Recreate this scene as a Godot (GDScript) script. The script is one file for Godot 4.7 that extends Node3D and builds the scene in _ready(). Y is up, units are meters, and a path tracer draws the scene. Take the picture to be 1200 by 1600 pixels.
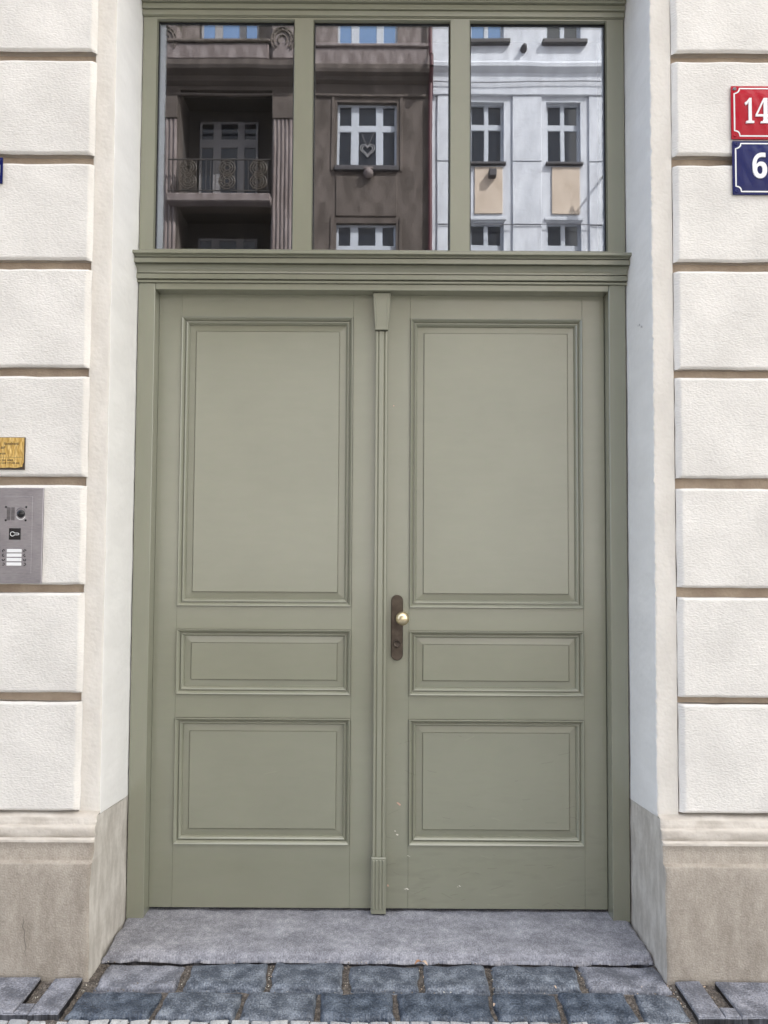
extends Node3D
# An olive panelled double door in a rusticated town house; the transom panes mirror the sunlit houses across the street.

var M := {}
var rng := RandomNumberGenerator.new()
var taken := {}

const CREAM := Color(0.73, 0.71, 0.68)
const PAINT := Color(0.238, 0.243, 0.184)


# ---------------------------------------------------------------- mesh builder
class MB:
	var st := SurfaceTool.new()
	var uv := Rect2(0, 0, 1, 1)

	func _init(smooth := false) -> void:
		st.begin(Mesh.PRIMITIVE_TRIANGLES)
		st.set_smooth_group(0 if smooth else -1)

	func v(p: Vector3) -> void:
		st.set_uv(Vector2((p.x - uv.position.x) / uv.size.x, 1.0 - (p.y - uv.position.y) / uv.size.y))
		st.add_vertex(p)

	func tri(a: Vector3, b: Vector3, c: Vector3, n: Vector3) -> void:
		if (b - a).cross(c - a).dot(n) > 0.0:
			v(a); v(c); v(b)
		else:
			v(a); v(b); v(c)

	func quad(a: Vector3, b: Vector3, c: Vector3, d: Vector3, n: Vector3) -> void:
		tri(a, b, c, n)
		tri(a, c, d, n)

	func box(lo: Vector3, hi: Vector3, bev := 0.0) -> void:
		var ce := (lo + hi) / 2.0
		var h := (hi - lo) / 2.0
		var b: float = min(bev, min(h.x, min(h.y, h.z)) * 0.9)
		var p := func(s: Vector3, ax: int) -> Vector3:
			var q := Vector3(h.x - b, h.y - b, h.z - b)
			q[ax] = h[ax]
			return ce + q * s
		for ax in 3:
			var u := (ax + 1) % 3
			var w := (ax + 2) % 3
			for s in [-1.0, 1.0]:
				var c := []
				for k in [[-1.0, -1.0], [1.0, -1.0], [1.0, 1.0], [-1.0, 1.0]]:
					var sg := Vector3.ZERO
					sg[ax] = s; sg[u] = k[0]; sg[w] = k[1]
					c.append(p.call(sg, ax))
				var n := Vector3.ZERO
				n[ax] = s
				quad(c[0], c[1], c[2], c[3], n)
			if b > 0.0:
				for s1 in [-1.0, 1.0]:
					for s2 in [-1.0, 1.0]:
						var e1 := Vector3.ZERO
						e1[ax] = -1.0; e1[u] = s1; e1[w] = s2
						var e2 := e1
						e2[ax] = 1.0
						var n2 := Vector3.ZERO
						n2[u] = s1; n2[w] = s2
						quad(p.call(e1, u), p.call(e2, u), p.call(e2, w), p.call(e1, w), n2)
		if b > 0.0:
			for sx in [-1.0, 1.0]:
				for sy in [-1.0, 1.0]:
					for sz in [-1.0, 1.0]:
						var s3 := Vector3(sx, sy, sz)
						tri(p.call(s3, 0), p.call(s3, 1), p.call(s3, 2), s3)

	# a moulding swept round a rectangle, facing +z; prof holds (inset, z)
	func ring(x0: float, y0: float, x1: float, y1: float, prof: Array, z0 := 0.0) -> void:
		for k in prof.size() - 1:
			var i := float(prof[k][0])
			var j := float(prof[k + 1][0])
			var zi := z0 + float(prof[k][1])
			var zj := z0 + float(prof[k + 1][1])
			var o := [Vector3(x0 + i, y0 + i, zi), Vector3(x1 - i, y0 + i, zi), Vector3(x1 - i, y1 - i, zi), Vector3(x0 + i, y1 - i, zi)]
			var q := [Vector3(x0 + j, y0 + j, zj), Vector3(x1 - j, y0 + j, zj), Vector3(x1 - j, y1 - j, zj), Vector3(x0 + j, y1 - j, zj)]
			var ins := [Vector3(0, 1, 0), Vector3(-1, 0, 0), Vector3(0, -1, 0), Vector3(1, 0, 0)]
			for m in 4:
				var n: Vector3 = ins[m] * (zi - zj) + Vector3(0, 0, j - i)
				quad(o[m], o[(m + 1) % 4], q[(m + 1) % 4], q[m], n)

	# profile (z, y) extruded along x, open at the back, with end caps
	func run(prof: Array, x0: float, x1: float, zback: float) -> void:
		var poly := PackedVector2Array()
		for q in prof:
			poly.append(Vector2(q[0], q[1]))
		var first := poly[0]
		var last := poly[poly.size() - 1]
		poly.append(Vector2(zback, last.y))
		poly.append(Vector2(zback, first.y))
		for k in poly.size():
			var a := poly[k]
			var b := poly[(k + 1) % poly.size()]
			if a.distance_to(b) < 1e-5:
				continue
			var n := Vector3(0, -(b.x - a.x), b.y - a.y)
			quad(Vector3(x0, a.y, a.x), Vector3(x1, a.y, a.x), Vector3(x1, b.y, b.x), Vector3(x0, b.y, b.x), n)
		var ix := Geometry2D.triangulate_polygon(poly)
		for k in range(0, ix.size(), 3):
			for e in [[x0, -1.0], [x1, 1.0]]:
				var c := []
				for m in 3:
					c.append(Vector3(e[0], poly[ix[k + m]].y, poly[ix[k + m]].x))
				tri(c[0], c[1], c[2], Vector3(e[1], 0, 0))

	# convex outline in x,y pulled from z0 to z1 (z1 the visible face), bevelled at z1
	func slab(poly: PackedVector2Array, z0: float, z1: float, bev := 0.0) -> void:
		var n := poly.size()
		var ce := Vector2.ZERO
		for q in poly:
			ce += q / n
		var s := 1.0 if z1 > z0 else -1.0
		var top := PackedVector2Array()
		for k in n:
			var e1 := (poly[k] - poly[(k + n - 1) % n]).normalized()
			var e2 := (poly[(k + 1) % n] - poly[k]).normalized()
			var nn := (Vector2(-e1.y, e1.x) + Vector2(-e2.y, e2.x)).normalized()
			if nn.dot(ce - poly[k]) < 0.0:
				nn = -nn
			top.append(poly[k] + nn * bev)
		var zm := z1 - s * bev
		for k in n:
			var a := poly[k]
			var b := poly[(k + 1) % n]
			var c := top[(k + 1) % n]
			var d := top[k]
			var mid := (a + b) / 2.0 - ce
			quad(Vector3(a.x, a.y, z0), Vector3(b.x, b.y, z0), Vector3(b.x, b.y, zm), Vector3(a.x, a.y, zm), Vector3(mid.x, mid.y, 0))
			if bev > 0.0:
				quad(Vector3(a.x, a.y, zm), Vector3(b.x, b.y, zm), Vector3(c.x, c.y, z1), Vector3(d.x, d.y, z1), Vector3(mid.x, mid.y, s * mid.length()))
		var ix := Geometry2D.triangulate_polygon(top)
		for k in range(0, ix.size(), 3):
			tri(Vector3(top[ix[k]].x, top[ix[k]].y, z1), Vector3(top[ix[k + 1]].x, top[ix[k + 1]].y, z1), Vector3(top[ix[k + 2]].x, top[ix[k + 2]].y, z1), Vector3(0, 0, s))

	# grid of points rows[j][i]; n is the side that is seen
	func sheet(rows: Array, n: Vector3) -> void:
		for j in rows.size() - 1:
			for i in rows[j].size() - 1:
				quad(rows[j][i], rows[j][i + 1], rows[j + 1][i + 1], rows[j + 1][i], n)

	# turned shape: prof (r, h) round the axis from c along dir
	func lathe(c: Vector3, dir: Vector3, prof: Array, seg := 24) -> void:
		var u := dir.cross(Vector3.UP if absf(dir.y) < 0.9 else Vector3.RIGHT).normalized()
		var w := dir.cross(u).normalized()
		for k in prof.size() - 1:
			for s in seg:
				var a0 := TAU * s / seg
				var a1 := TAU * (s + 1) / seg
				var d0 := u * cos(a0) + w * sin(a0)
				var d1 := u * cos(a1) + w * sin(a1)
				var r0 := float(prof[k][0])
				var r1 := float(prof[k + 1][0])
				var h0 := dir * float(prof[k][1])
				var h1 := dir * float(prof[k + 1][1])
				var n := (d0 + d1) * (float(prof[k + 1][1]) - float(prof[k][1])) - dir * (r1 - r0) * 2.0
				if r0 > 1e-6:
					tri(c + h0 + d0 * r0, c + h0 + d1 * r0, c + h1 + d1 * r1, n)
				if r1 > 1e-6:
					tri(c + h0 + d0 * r0, c + h1 + d1 * r1, c + h1 + d0 * r1, n)

	# round bar along a path
	func tube(path: Array, r: float, seg := 8) -> void:
		for k in path.size() - 1:
			var a: Vector3 = path[k]
			var b: Vector3 = path[k + 1]
			var t := (b - a).normalized()
			var u := t.cross(Vector3.UP if absf(t.y) < 0.9 else Vector3.RIGHT).normalized()
			var w := t.cross(u)
			for s in seg:
				var d0 := u * cos(TAU * s / seg) + w * sin(TAU * s / seg)
				var d1 := u * cos(TAU * (s + 1) / seg) + w * sin(TAU * (s + 1) / seg)
				quad(a + d0 * r, a + d1 * r, b + d1 * r, b + d0 * r, d0 + d1)

	# a wall with holes, facing sgn * z, built on one grid so that it is a single piece
	func pierced(x0: float, y0: float, x1: float, y1: float, holes: Array, zf: float, sgn: float, depth: float) -> void:
		var xs := [x0, x1]
		var ys := [y0, y1]
		for h in holes:
			for q in [h[0], h[2]]:
				if not xs.has(q): xs.append(q)
			for q in [h[1], h[3]]:
				if not ys.has(q): ys.append(q)
		xs.sort()
		ys.sort()
		var n := Vector3(0, 0, sgn)
		var zb := zf - sgn * depth
		var open := func(cx: float, cy: float) -> bool:
			if cx < x0 or cx > x1 or cy < y0 or cy > y1:
				return true
			for h in holes:
				if cx > h[0] and cx < h[2] and cy > h[1] and cy < h[3]:
					return true
			return false
		for i in xs.size() - 1:
			for j in ys.size() - 1:
				var cx: float = (xs[i] + xs[i + 1]) / 2.0
				var cy: float = (ys[j] + ys[j + 1]) / 2.0
				if open.call(cx, cy):
					continue
				for f in [[zf, 1.0], [zb, -1.0]]:
					var z: float = f[0]
					quad(Vector3(xs[i], ys[j], z), Vector3(xs[i + 1], ys[j], z), Vector3(xs[i + 1], ys[j + 1], z), Vector3(xs[i], ys[j + 1], z), n * f[1])
				var wx: float = xs[i + 1] - xs[i]
				var wy: float = ys[j + 1] - ys[j]
				if open.call(xs[i] - 1e-3, cy) :
					quad(Vector3(xs[i], ys[j], zf), Vector3(xs[i], ys[j + 1], zf), Vector3(xs[i], ys[j + 1], zb), Vector3(xs[i], ys[j], zb), Vector3.LEFT)
				if open.call(xs[i + 1] + 1e-3, cy):
					quad(Vector3(xs[i] + wx, ys[j], zf), Vector3(xs[i] + wx, ys[j + 1], zf), Vector3(xs[i] + wx, ys[j + 1], zb), Vector3(xs[i] + wx, ys[j], zb), Vector3.RIGHT)
				if open.call(cx, ys[j] - 1e-3):
					quad(Vector3(xs[i], ys[j], zf), Vector3(xs[i + 1], ys[j], zf), Vector3(xs[i + 1], ys[j], zb), Vector3(xs[i], ys[j], zb), Vector3.DOWN)
				if open.call(cx, ys[j + 1] + 1e-3):
					quad(Vector3(xs[i], ys[j] + wy, zf), Vector3(xs[i + 1], ys[j] + wy, zf), Vector3(xs[i + 1], ys[j] + wy, zb), Vector3(xs[i], ys[j] + wy, zb), Vector3.UP)


# ---------------------------------------------------------------- objects
func numbered(n: String) -> String:
	var k: int = taken.get(n, 0)
	taken[n] = k + 1
	return n if k == 0 else "%s_%03d" % [n, k]


func thing(called: String, label: String, category: String, at := Vector3.ZERO, group := "") -> Node3D:
	var o := Node3D.new()
	o.name = numbered(called)
	add_child(o)
	o.position = at
	tag(o, label, category, group)
	return o


func tag(o: Node3D, label: String, category: String, group := "") -> void:
	o.set_meta("label", label)
	o.set_meta("category", category)
	if group:
		o.set_meta("group", group)


func base_of(n: Node) -> Vector3:
	var p := Vector3.ZERO
	while n != self and n is Node3D:
		p += (n as Node3D).position
		n = n.get_parent()
	return p


# commits a builder as one named mesh under parent; vertices are given in world metres
func put(b: MB, called: String, m: Material, parent: Node3D = null) -> MeshInstance3D:
	b.st.generate_normals()
	b.st.index()
	var mesh := b.st.commit()
	var o := MeshInstance3D.new()
	var under: Node3D = parent if parent else self
	var off := base_of(under)
	if parent == null:
		o.name = numbered(called)
	else:
		o.name = called
	if off != Vector3.ZERO:
		var arr := mesh.surface_get_arrays(0)
		var vs: PackedVector3Array = arr[Mesh.ARRAY_VERTEX]
		for i in vs.size():
			vs[i] -= off
		arr[Mesh.ARRAY_VERTEX] = vs
		mesh = ArrayMesh.new()
		mesh.add_surface_from_arrays(Mesh.PRIMITIVE_TRIANGLES, arr)
	o.mesh = mesh
	o.material_override = null
	mesh.surface_set_material(0, m)
	under.add_child(o, true)
	return o


func bx(called: String, lo: Vector3, hi: Vector3, m: Material, parent: Node3D, bev := 0.0) -> MeshInstance3D:
	var b := MB.new()
	b.box(lo, hi, bev)
	return put(b, called, m, parent)


# a hand-made slab: rounded rim, uneven outline and face. Local x, y across, z out; t places it in the world
func rough(w: float, h: float, depth: float, bev: float, jit: float, wave: float, sd: int, step: float, t: Transform3D, skew := 0.0, freq := 9.0, end_bev := Vector2.ZERO) -> MB:
	var n := FastNoiseLite.new()
	n.seed = sd
	n.noise_type = FastNoiseLite.TYPE_SIMPLEX
	n.frequency = 1.0
	n.fractal_octaves = 3
	var r := RandomNumberGenerator.new()
	r.seed = sd * 7 + 1
	var sk := []
	for k in 4:
		sk.append(Vector2(r.randf_range(-skew, skew), r.randf_range(-skew, skew)))
	var worn := end_bev == Vector2.ZERO
	var axis := func(l: float, bv: float, dz: float) -> Array:
		var a := [[0.0, -depth], [0.0, -dz], [bv * 0.12, -dz * 0.76], [bv * 0.76, -dz * 0.12], [bv, 0.0], [bv + 0.003, 0.0]]
		if worn:
			a = [[0.0, -depth], [0.0, -dz * 1.3], [bv * 0.08, -dz * 0.66], [bv * 0.3, -dz * 0.31], [bv * 0.62, -dz * 0.08], [bv, 0.0]]
		var c := int(max(1.0, round((l - 2.0 * bv) / step)))
		for k in range(1, c):
			a.append([bv + (l - 2.0 * bv) * k / c, 0.0])
		for k in range(5, -1, -1):
			a.append([l - a[k][0], a[k][1]])
		return a
	var eb := end_bev if end_bev != Vector2.ZERO else Vector2(bev, bev)
	var xs: Array = axis.call(w, eb.x, eb.y)
	var ys: Array = axis.call(h, bev, bev)
	var rows := []
	for y in ys:
		var row := []
		for x in xs:
			var u: float = x[0] / w
			var q: float = y[0] / h
			var s: Vector2 = sk[0].lerp(sk[1], u).lerp(sk[2].lerp(sk[3], u), q)
			var px: float = x[0] + s.x + n.get_noise_3d(x[0] * freq, y[0] * freq, 3.1) * jit
			var py: float = y[0] + s.y + n.get_noise_3d(x[0] * freq, y[0] * freq, 7.7) * jit
			var pz: float = min(x[1], y[1]) + n.get_noise_3d(x[0] * freq * 0.7, y[0] * freq * 0.7, 1.3) * wave
			row.append(t * Vector3(px, py, pz))
		rows.append(row)
	var b := MB.new(true)
	b.sheet(rows, t.basis.z)
	return b


# ---------------------------------------------------------------- materials
func layers(size: int, specs: Array, sd: int) -> PackedFloat32Array:
	var out := PackedFloat32Array()
	out.resize(size * size)
	var k := 0
	for s in specs:   # [kind, cycles, octaves, weight, sx, sy]
		var n := FastNoiseLite.new()
		n.seed = sd + k * 17
		n.noise_type = s[0]
		n.frequency = float(s[1]) / size
		n.fractal_octaves = s[2]
		if s[0] == FastNoiseLite.TYPE_CELLULAR:
			n.cellular_return_type = FastNoiseLite.RETURN_DISTANCE
		var d := n.get_seamless_image(size, size).get_data()
		var wt: float = s[3]
		var sx: int = s[4]
		var sy: int = s[5]
		for y in size:
			var r := ((y * sy) % size) * size
			for x in size:
				out[y * size + x] += wt * (d[r + (x * sx) % size] / 255.0 - 0.5)
		k += 1
	return out


func picture(a: PackedFloat32Array, size: int, lo: Color, hi: Color, gain := 1.0) -> ImageTexture:
	var by := PackedByteArray()
	by.resize(size * size * 3)
	for i in size * size:
		var c := lo.lerp(hi, clampf(a[i] * gain + 0.5, 0.0, 1.0))
		by[i * 3] = int(c.r8)
		by[i * 3 + 1] = int(c.g8)
		by[i * 3 + 2] = int(c.b8)
	return ImageTexture.create_from_image(Image.create_from_data(size, size, false, Image.FORMAT_RGB8, by))


func lin(r: float, g: float, b: float) -> Color:
	return Color(r, g, b).linear_to_srgb()


func flat(c: Color, rough_ := 0.8, metal := 0.0) -> StandardMaterial3D:
	var m := StandardMaterial3D.new()
	m.albedo_color = c.linear_to_srgb()
	m.roughness = rough_
	m.metallic = metal
	return m


# triplanar surface: colours lo..hi follow one noise, relief another
func stone(lo: Color, hi: Color, rgh: float, tile: float, col_specs: Array, gain: float, bump_specs: Array, bump_cm: float, sd: int, size := 512) -> StandardMaterial3D:
	var m := StandardMaterial3D.new()
	m.albedo_color = Color.WHITE
	m.albedo_texture = picture(layers(size, col_specs, sd), size, lo.linear_to_srgb(), hi.linear_to_srgb(), gain)
	m.roughness = rgh
	m.uv1_triplanar = true
	m.uv1_world_triplanar = true
	m.uv1_triplanar_sharpness = 6.0
	m.uv1_scale = Vector3.ONE / tile
	if bump_cm > 0.0:
		m.heightmap_enabled = true
		m.heightmap_texture = picture(layers(size, bump_specs, sd + 5), size, Color.BLACK, Color.WHITE)
		m.heightmap_scale = bump_cm
	return m


func shade(c: Color, f: float) -> Color:
	return Color(c.r * f, c.g * f, c.b * f)


# one leaf's paint: faint brush marks, grime, scuffs and scratches where the photo has them
func paint_leaf(sd: int, worn: float) -> StandardMaterial3D:
	var w := 448
	var h := 1216
	var n := FastNoiseLite.new()
	n.seed = sd
	n.frequency = 0.006
	n.fractal_octaves = 4
	var g := FastNoiseLite.new()
	g.seed = sd + 3
	g.frequency = 0.03
	g.fractal_octaves = 4
	var by := PackedByteArray()
	by.resize(w * h * 3)
	var hb := PackedByteArray()
	hb.resize(w * h)
	var base := PAINT
	for y in h:
		var low := clampf((float(y) / h - 0.72) / 0.28, 0.0, 1.0) * worn
		for x in w:
			var a := n.get_noise_2d(x, y)
			var s := g.get_noise_2d(x * 0.35, y * 1.6)
			var f := 1.0 + a * 0.045 + s * 0.022
			var dirt := clampf((s + a * 0.5) * 2.2 - 0.25, 0.0, 1.0) * low * 0.2
			var c := Color(base.r * f, base.g * f, base.b * f).lerp(Color(0.13, 0.12, 0.095), dirt).linear_to_srgb()
			var i := y * w + x
			by[i * 3] = c.r8
			by[i * 3 + 1] = c.g8
			by[i * 3 + 2] = c.b8
			hb[i] = int(128 + 60 * g.get_noise_2d(x * 0.6, y * 4.0) + 30 * a)
	var im := Image.create_from_data(w, h, false, Image.FORMAT_RGB8, by)
	var r := RandomNumberGenerator.new()
	r.seed = sd
	for k in int(60 * worn):   # scratches and scuffs
		var x := r.randf_range(10, w - 60)
		var y := h - pow(r.randf(), 1.6) * 330.0 - 6.0
		var dx := r.randf_range(-1, 1)
		var ln := int(r.randf_range(4, 26))
		var dark := r.randf() < 0.7
		for q in ln:
			var px := int(x + q)
			var py := int(y + q * dx * 0.5)
			if px > 1 and px < w - 1 and py > 1 and py < h - 1:
				var c := im.get_pixel(px, py)
				im.set_pixel(px, py, c.lerp(Color(0.25, 0.24, 0.2) if dark else Color(0.75, 0.74, 0.66), 0.15))
	var m := StandardMaterial3D.new()
	m.albedo_texture = ImageTexture.create_from_image(im)
	m.roughness = 0.22
	m.metallic_specular = 0.6
	m.clearcoat_enabled = true
	m.clearcoat = 0.6
	m.clearcoat_roughness = 0.14
	m.heightmap_enabled = true
	m.heightmap_texture = ImageTexture.create_from_image(Image.create_from_data(w, h, false, Image.FORMAT_L8, hb))
	m.heightmap_scale = 0.018
	return m


func make_materials() -> void:
	var SI := FastNoiseLite.TYPE_SIMPLEX_SMOOTH
	var PE := FastNoiseLite.TYPE_PERLIN
	var CE := FastNoiseLite.TYPE_CELLULAR
	M.block = stone(shade(CREAM, 0.90), shade(CREAM, 1.06), 0.92, 0.9, [[SI, 3, 5, 1.0, 1, 1], [PE, 60, 3, 0.35, 1, 2]], 1.4, [[PE, 100, 3, 0.8, 1, 2], [SI, 24, 3, 0.45, 1, 1], [CE, 70, 1, 0.2, 1, 1]], 0.19, 11, 1024)
	M.margin = stone(Color(0.65, 0.62, 0.575), Color(0.72, 0.69, 0.645), 0.92, 0.8, [[SI, 4, 4, 1.0, 2, 1]], 1.2, [[PE, 50, 3, 0.7, 1, 1], [SI, 12, 3, 0.4, 1, 1]], 0.16, 21)
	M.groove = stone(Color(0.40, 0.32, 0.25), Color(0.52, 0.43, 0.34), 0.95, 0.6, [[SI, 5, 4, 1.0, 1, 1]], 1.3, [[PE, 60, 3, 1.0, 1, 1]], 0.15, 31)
	M.reveal = stone(Color(0.775, 0.77, 0.76), Color(0.855, 0.85, 0.84), 0.7, 1.1, [[SI, 3, 5, 1.0, 1, 2], [PE, 40, 3, 0.3, 2, 1]], 1.2, [[SI, 9, 4, 0.8, 1, 2], [PE, 40, 2, 0.3, 1, 1]], 0.16, 41)
	M.moulding = stone(Color(0.45, 0.41, 0.365), Color(0.60, 0.56, 0.51), 0.92, 0.7, [[SI, 6, 5, 1.0, 1, 2]], 1.5, [[PE, 50, 3, 0.8, 1, 1]], 0.22, 51)
	M.plinth = stone(Color(0.28, 0.246, 0.208), Color(0.42, 0.378, 0.33), 0.94, 0.85, [[SI, 4, 5, 0.8, 2, 1], [PE, 190, 2, 0.7, 1, 1], [SI, 22, 4, 0.5, 2, 1]], 1.2, [[PE, 150, 2, 0.8, 1, 1], [SI, 20, 3, 0.4, 1, 1]], 0.14, 61, 1024)
	M.splash = stone(Color(0.43, 0.40, 0.36), Color(0.60, 0.57, 0.525), 0.9, 0.8, [[SI, 5, 5, 1.0, 3, 1], [PE, 60, 3, 0.3, 1, 1]], 1.4, [[PE, 40, 3, 0.6, 2, 1], [SI, 14, 3, 0.5, 1, 1]], 0.16, 71)
	M.plain = flat(Color(0.66, 0.62, 0.57), 0.95)
	M.paint = stone(shade(PAINT, 0.965), shade(PAINT, 1.035), 0.22, 1.3, [[SI, 4, 4, 1.0, 3, 1]], 1.0, [[PE, 30, 3, 0.5, 4, 1], [SI, 10, 3, 0.4, 1, 1]], 0.02, 81)
	M.paint.metallic_specular = 0.6
	M.paint.clearcoat_enabled = true
	M.paint.clearcoat = 0.6
	M.paint.clearcoat_roughness = 0.14
	M.leaf_l = paint_leaf(5, 0.03)
	M.leaf_r = paint_leaf(9, 1.0)
	M.dark = flat(Color(0.012, 0.012, 0.013), 0.6)
	M.step = stone(Color(0.155, 0.158, 0.185), Color(0.42, 0.425, 0.475), 0.85, 0.8, [[SI, 4, 5, 0.5, 1, 2], [SI, 26, 4, 0.45, 1, 1], [PE, 170, 2, 0.8, 1, 1]], 1.3, [[PE, 120, 2, 0.9, 1, 1], [SI, 15, 4, 0.5, 1, 1]], 0.22, 91, 1024)
	var gr := [[PE, 130, 2, 1.0, 1, 1], [SI, 7, 5, 1.0, 1, 1], [CE, 80, 1, 0.45, 1, 1]]
	var gb := [[PE, 60, 3, 0.8, 1, 1], [SI, 16, 4, 0.8, 1, 1]]
	M.sett0 = stone(Color(0.045, 0.056, 0.078), Color(0.245, 0.275, 0.325), 0.58, 0.55, gr, 1.25, gb, 0.42, 101)
	M.sett1 = stone(Color(0.026, 0.037, 0.058), Color(0.15, 0.18, 0.232), 0.52, 0.5, gr, 1.25, gb, 0.45, 111)
	M.sett2 = stone(Color(0.10, 0.106, 0.13), Color(0.31, 0.32, 0.37), 0.65, 0.6, gr, 1.25, gb, 0.38, 121)
	M.mosaic0 = stone(Color(0.36, 0.37, 0.385), Color(0.66, 0.67, 0.68), 0.8, 0.3, gr, 0.9, gb, 0.3, 131, 256)
	M.mosaic1 = stone(Color(0.27, 0.285, 0.31), Color(0.55, 0.56, 0.58), 0.8, 0.3, gr, 0.9, gb, 0.3, 141, 256)
	M.dirt = stone(Color(0.06, 0.052, 0.048), Color(0.21, 0.185, 0.165), 1.0, 0.25, [[PE, 40, 3, 1.0, 1, 1], [SI, 8, 3, 0.6, 1, 1]], 1.4, [[PE, 40, 3, 1.0, 1, 1]], 0.6, 151, 256)
	M.crack = flat(Color(0.17, 0.15, 0.13), 1.0)
	M.asphalt = flat(Color(0.16, 0.155, 0.15), 0.95)
	M.leaf0 = flat(Color(0.35, 0.19, 0.11), 0.8)
	M.leaf1 = flat(Color(0.55, 0.42, 0.32), 0.8)
	M.pale_chip = flat(Color(0.62, 0.60, 0.53), 0.8)
	M.wood_chip = flat(Color(0.52, 0.33, 0.25), 0.8)
	M.smudge = flat(Color(0.36, 0.35, 0.37), 0.9)
	M.white_enamel = flat(Color(0.80, 0.82, 0.84), 0.2)
	M.red = flat(Color(0.42, 0.006, 0.022), 0.1)
	M.red.metallic_specular = 0.36
	M.blue = flat(Color(0.009, 0.014, 0.10), 0.1)
	M.blue.metallic_specular = 0.36
	M.bronze = stone(Color(0.055, 0.041, 0.031), Color(0.10, 0.079, 0.062), 0.42, 0.2, [[SI, 5, 4, 1.0, 1, 1]], 1.2, [], 0.0, 161, 128)
	M.bronze.metallic = 0.55
	M.brass = flat(Color(0.77, 0.655, 0.44), 0.30, 1.0)
	M.plaque = stone(Color(0.62, 0.40, 0.12), Color(0.88, 0.66, 0.28), 0.3, 0.12, [[SI, 3, 3, 1.0, 3, 1]], 1.2, [[SI, 6, 3, 1.0, 2, 1]], 0.06, 171, 128)
	M.plaque.metallic = 0.9
	M.steel = stone(Color(0.29, 0.275, 0.30), Color(0.40, 0.385, 0.41), 0.36, 0.35, [[SI, 3, 4, 0.8, 1, 1], [PE, 16, 3, 0.8, 1, 8]], 1.0, [[PE, 16, 3, 1.0, 1, 8]], 0.01, 181, 256)
	M.steel.metallic = 0.85
	M.steel_dark = flat(Color(0.2, 0.19, 0.21), 0.4, 0.8)
	M.black = flat(Color(0.01, 0.01, 0.012), 0.18)
	M.ink = flat(Color(0.03, 0.022, 0.015), 0.5)
	M.label = flat(Color(0.82, 0.83, 0.85), 0.35)
	# reflecting insulating glass: about a third mirrored, the rest passes into the dark hall
	var gl := StandardMaterial3D.new()
	var one := Image.create(4, 4, false, Image.FORMAT_RGB8)
	one.fill(Color.WHITE)
	gl.albedo_texture = ImageTexture.create_from_image(one)
	gl.albedo_color = Color(0.90, 0.935, 1.0, 0.24)
	gl.transparency = BaseMaterial3D.TRANSPARENCY_ALPHA
	gl.metallic = 1.0
	gl.roughness = 0.0
	gl.uv1_triplanar = true
	gl.uv1_world_triplanar = true
	gl.heightmap_enabled = true
	gl.heightmap_texture = picture(layers(64, [[SI, 3, 1, 1.0, 1, 1]], 301), 64, Color.BLACK, Color.WHITE)
	gl.heightmap_scale = 0.004
	M.glass = gl
	# across the street
	M.brown = stone(Color(0.072, 0.058, 0.05), Color(0.132, 0.108, 0.096), 0.95, 3.1, [[SI, 3, 5, 1.0, 2, 1]], 1.6, [[PE, 40, 3, 1.0, 1, 1]], 0.6, 201)
	M.pinkish = stone(Color(0.14, 0.113, 0.107), Color(0.25, 0.212, 0.206), 0.95, 2.3, [[SI, 3, 5, 1.0, 3, 1]], 1.6, [[PE, 40, 3, 1.0, 1, 1]], 0.6, 211)
	M.chalk = stone(Color(0.50, 0.515, 0.555), Color(0.64, 0.655, 0.695), 0.95, 3.7, [[SI, 3, 5, 1.0, 3, 1]], 1.5, [[PE, 40, 3, 1.0, 1, 1]], 0.5, 221)
	M.beige = stone(Color(0.50, 0.41, 0.33), Color(0.60, 0.50, 0.41), 0.95, 1.9, [[SI, 3, 4, 1.0, 1, 1]], 1.3, [], 0.0, 231, 128)
	M.frame_white = flat(Color(0.45, 0.475, 0.52), 0.5)
	M.frame_grey = flat(Color(0.30, 0.29, 0.30), 0.6)  # on the upper loggia window this grey includes the shade there
	M.far_glass = flat(Color(0.018, 0.021, 0.028), 0.06)
	M.far_glass.metallic_specular = 0.7
	M.sky_glass = flat(Color(0.16, 0.24, 0.38), 0.03, 0.9)  # blue of the mirrored sky is put into the pane colour
	M.tin = flat(Color(0.055, 0.05, 0.055), 0.6)
	M.iron = flat(Color(0.05, 0.043, 0.04), 0.6)
	M.gilt = flat(Color(0.07, 0.054, 0.04), 0.6)
	M.loggia_shade = flat(Color(0.05, 0.044, 0.041), 0.95)  # shade of the loggia recess, put into the colour of its walls
	M.frame_shaded = flat(Color(0.22, 0.21, 0.215), 0.6)  # window frames darkened in colour for the shade inside the loggias
	M.pipe = flat(Color(0.075, 0.014, 0.02), 0.5)
	M.cable = flat(Color(0.16, 0.16, 0.18), 0.8)


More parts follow.
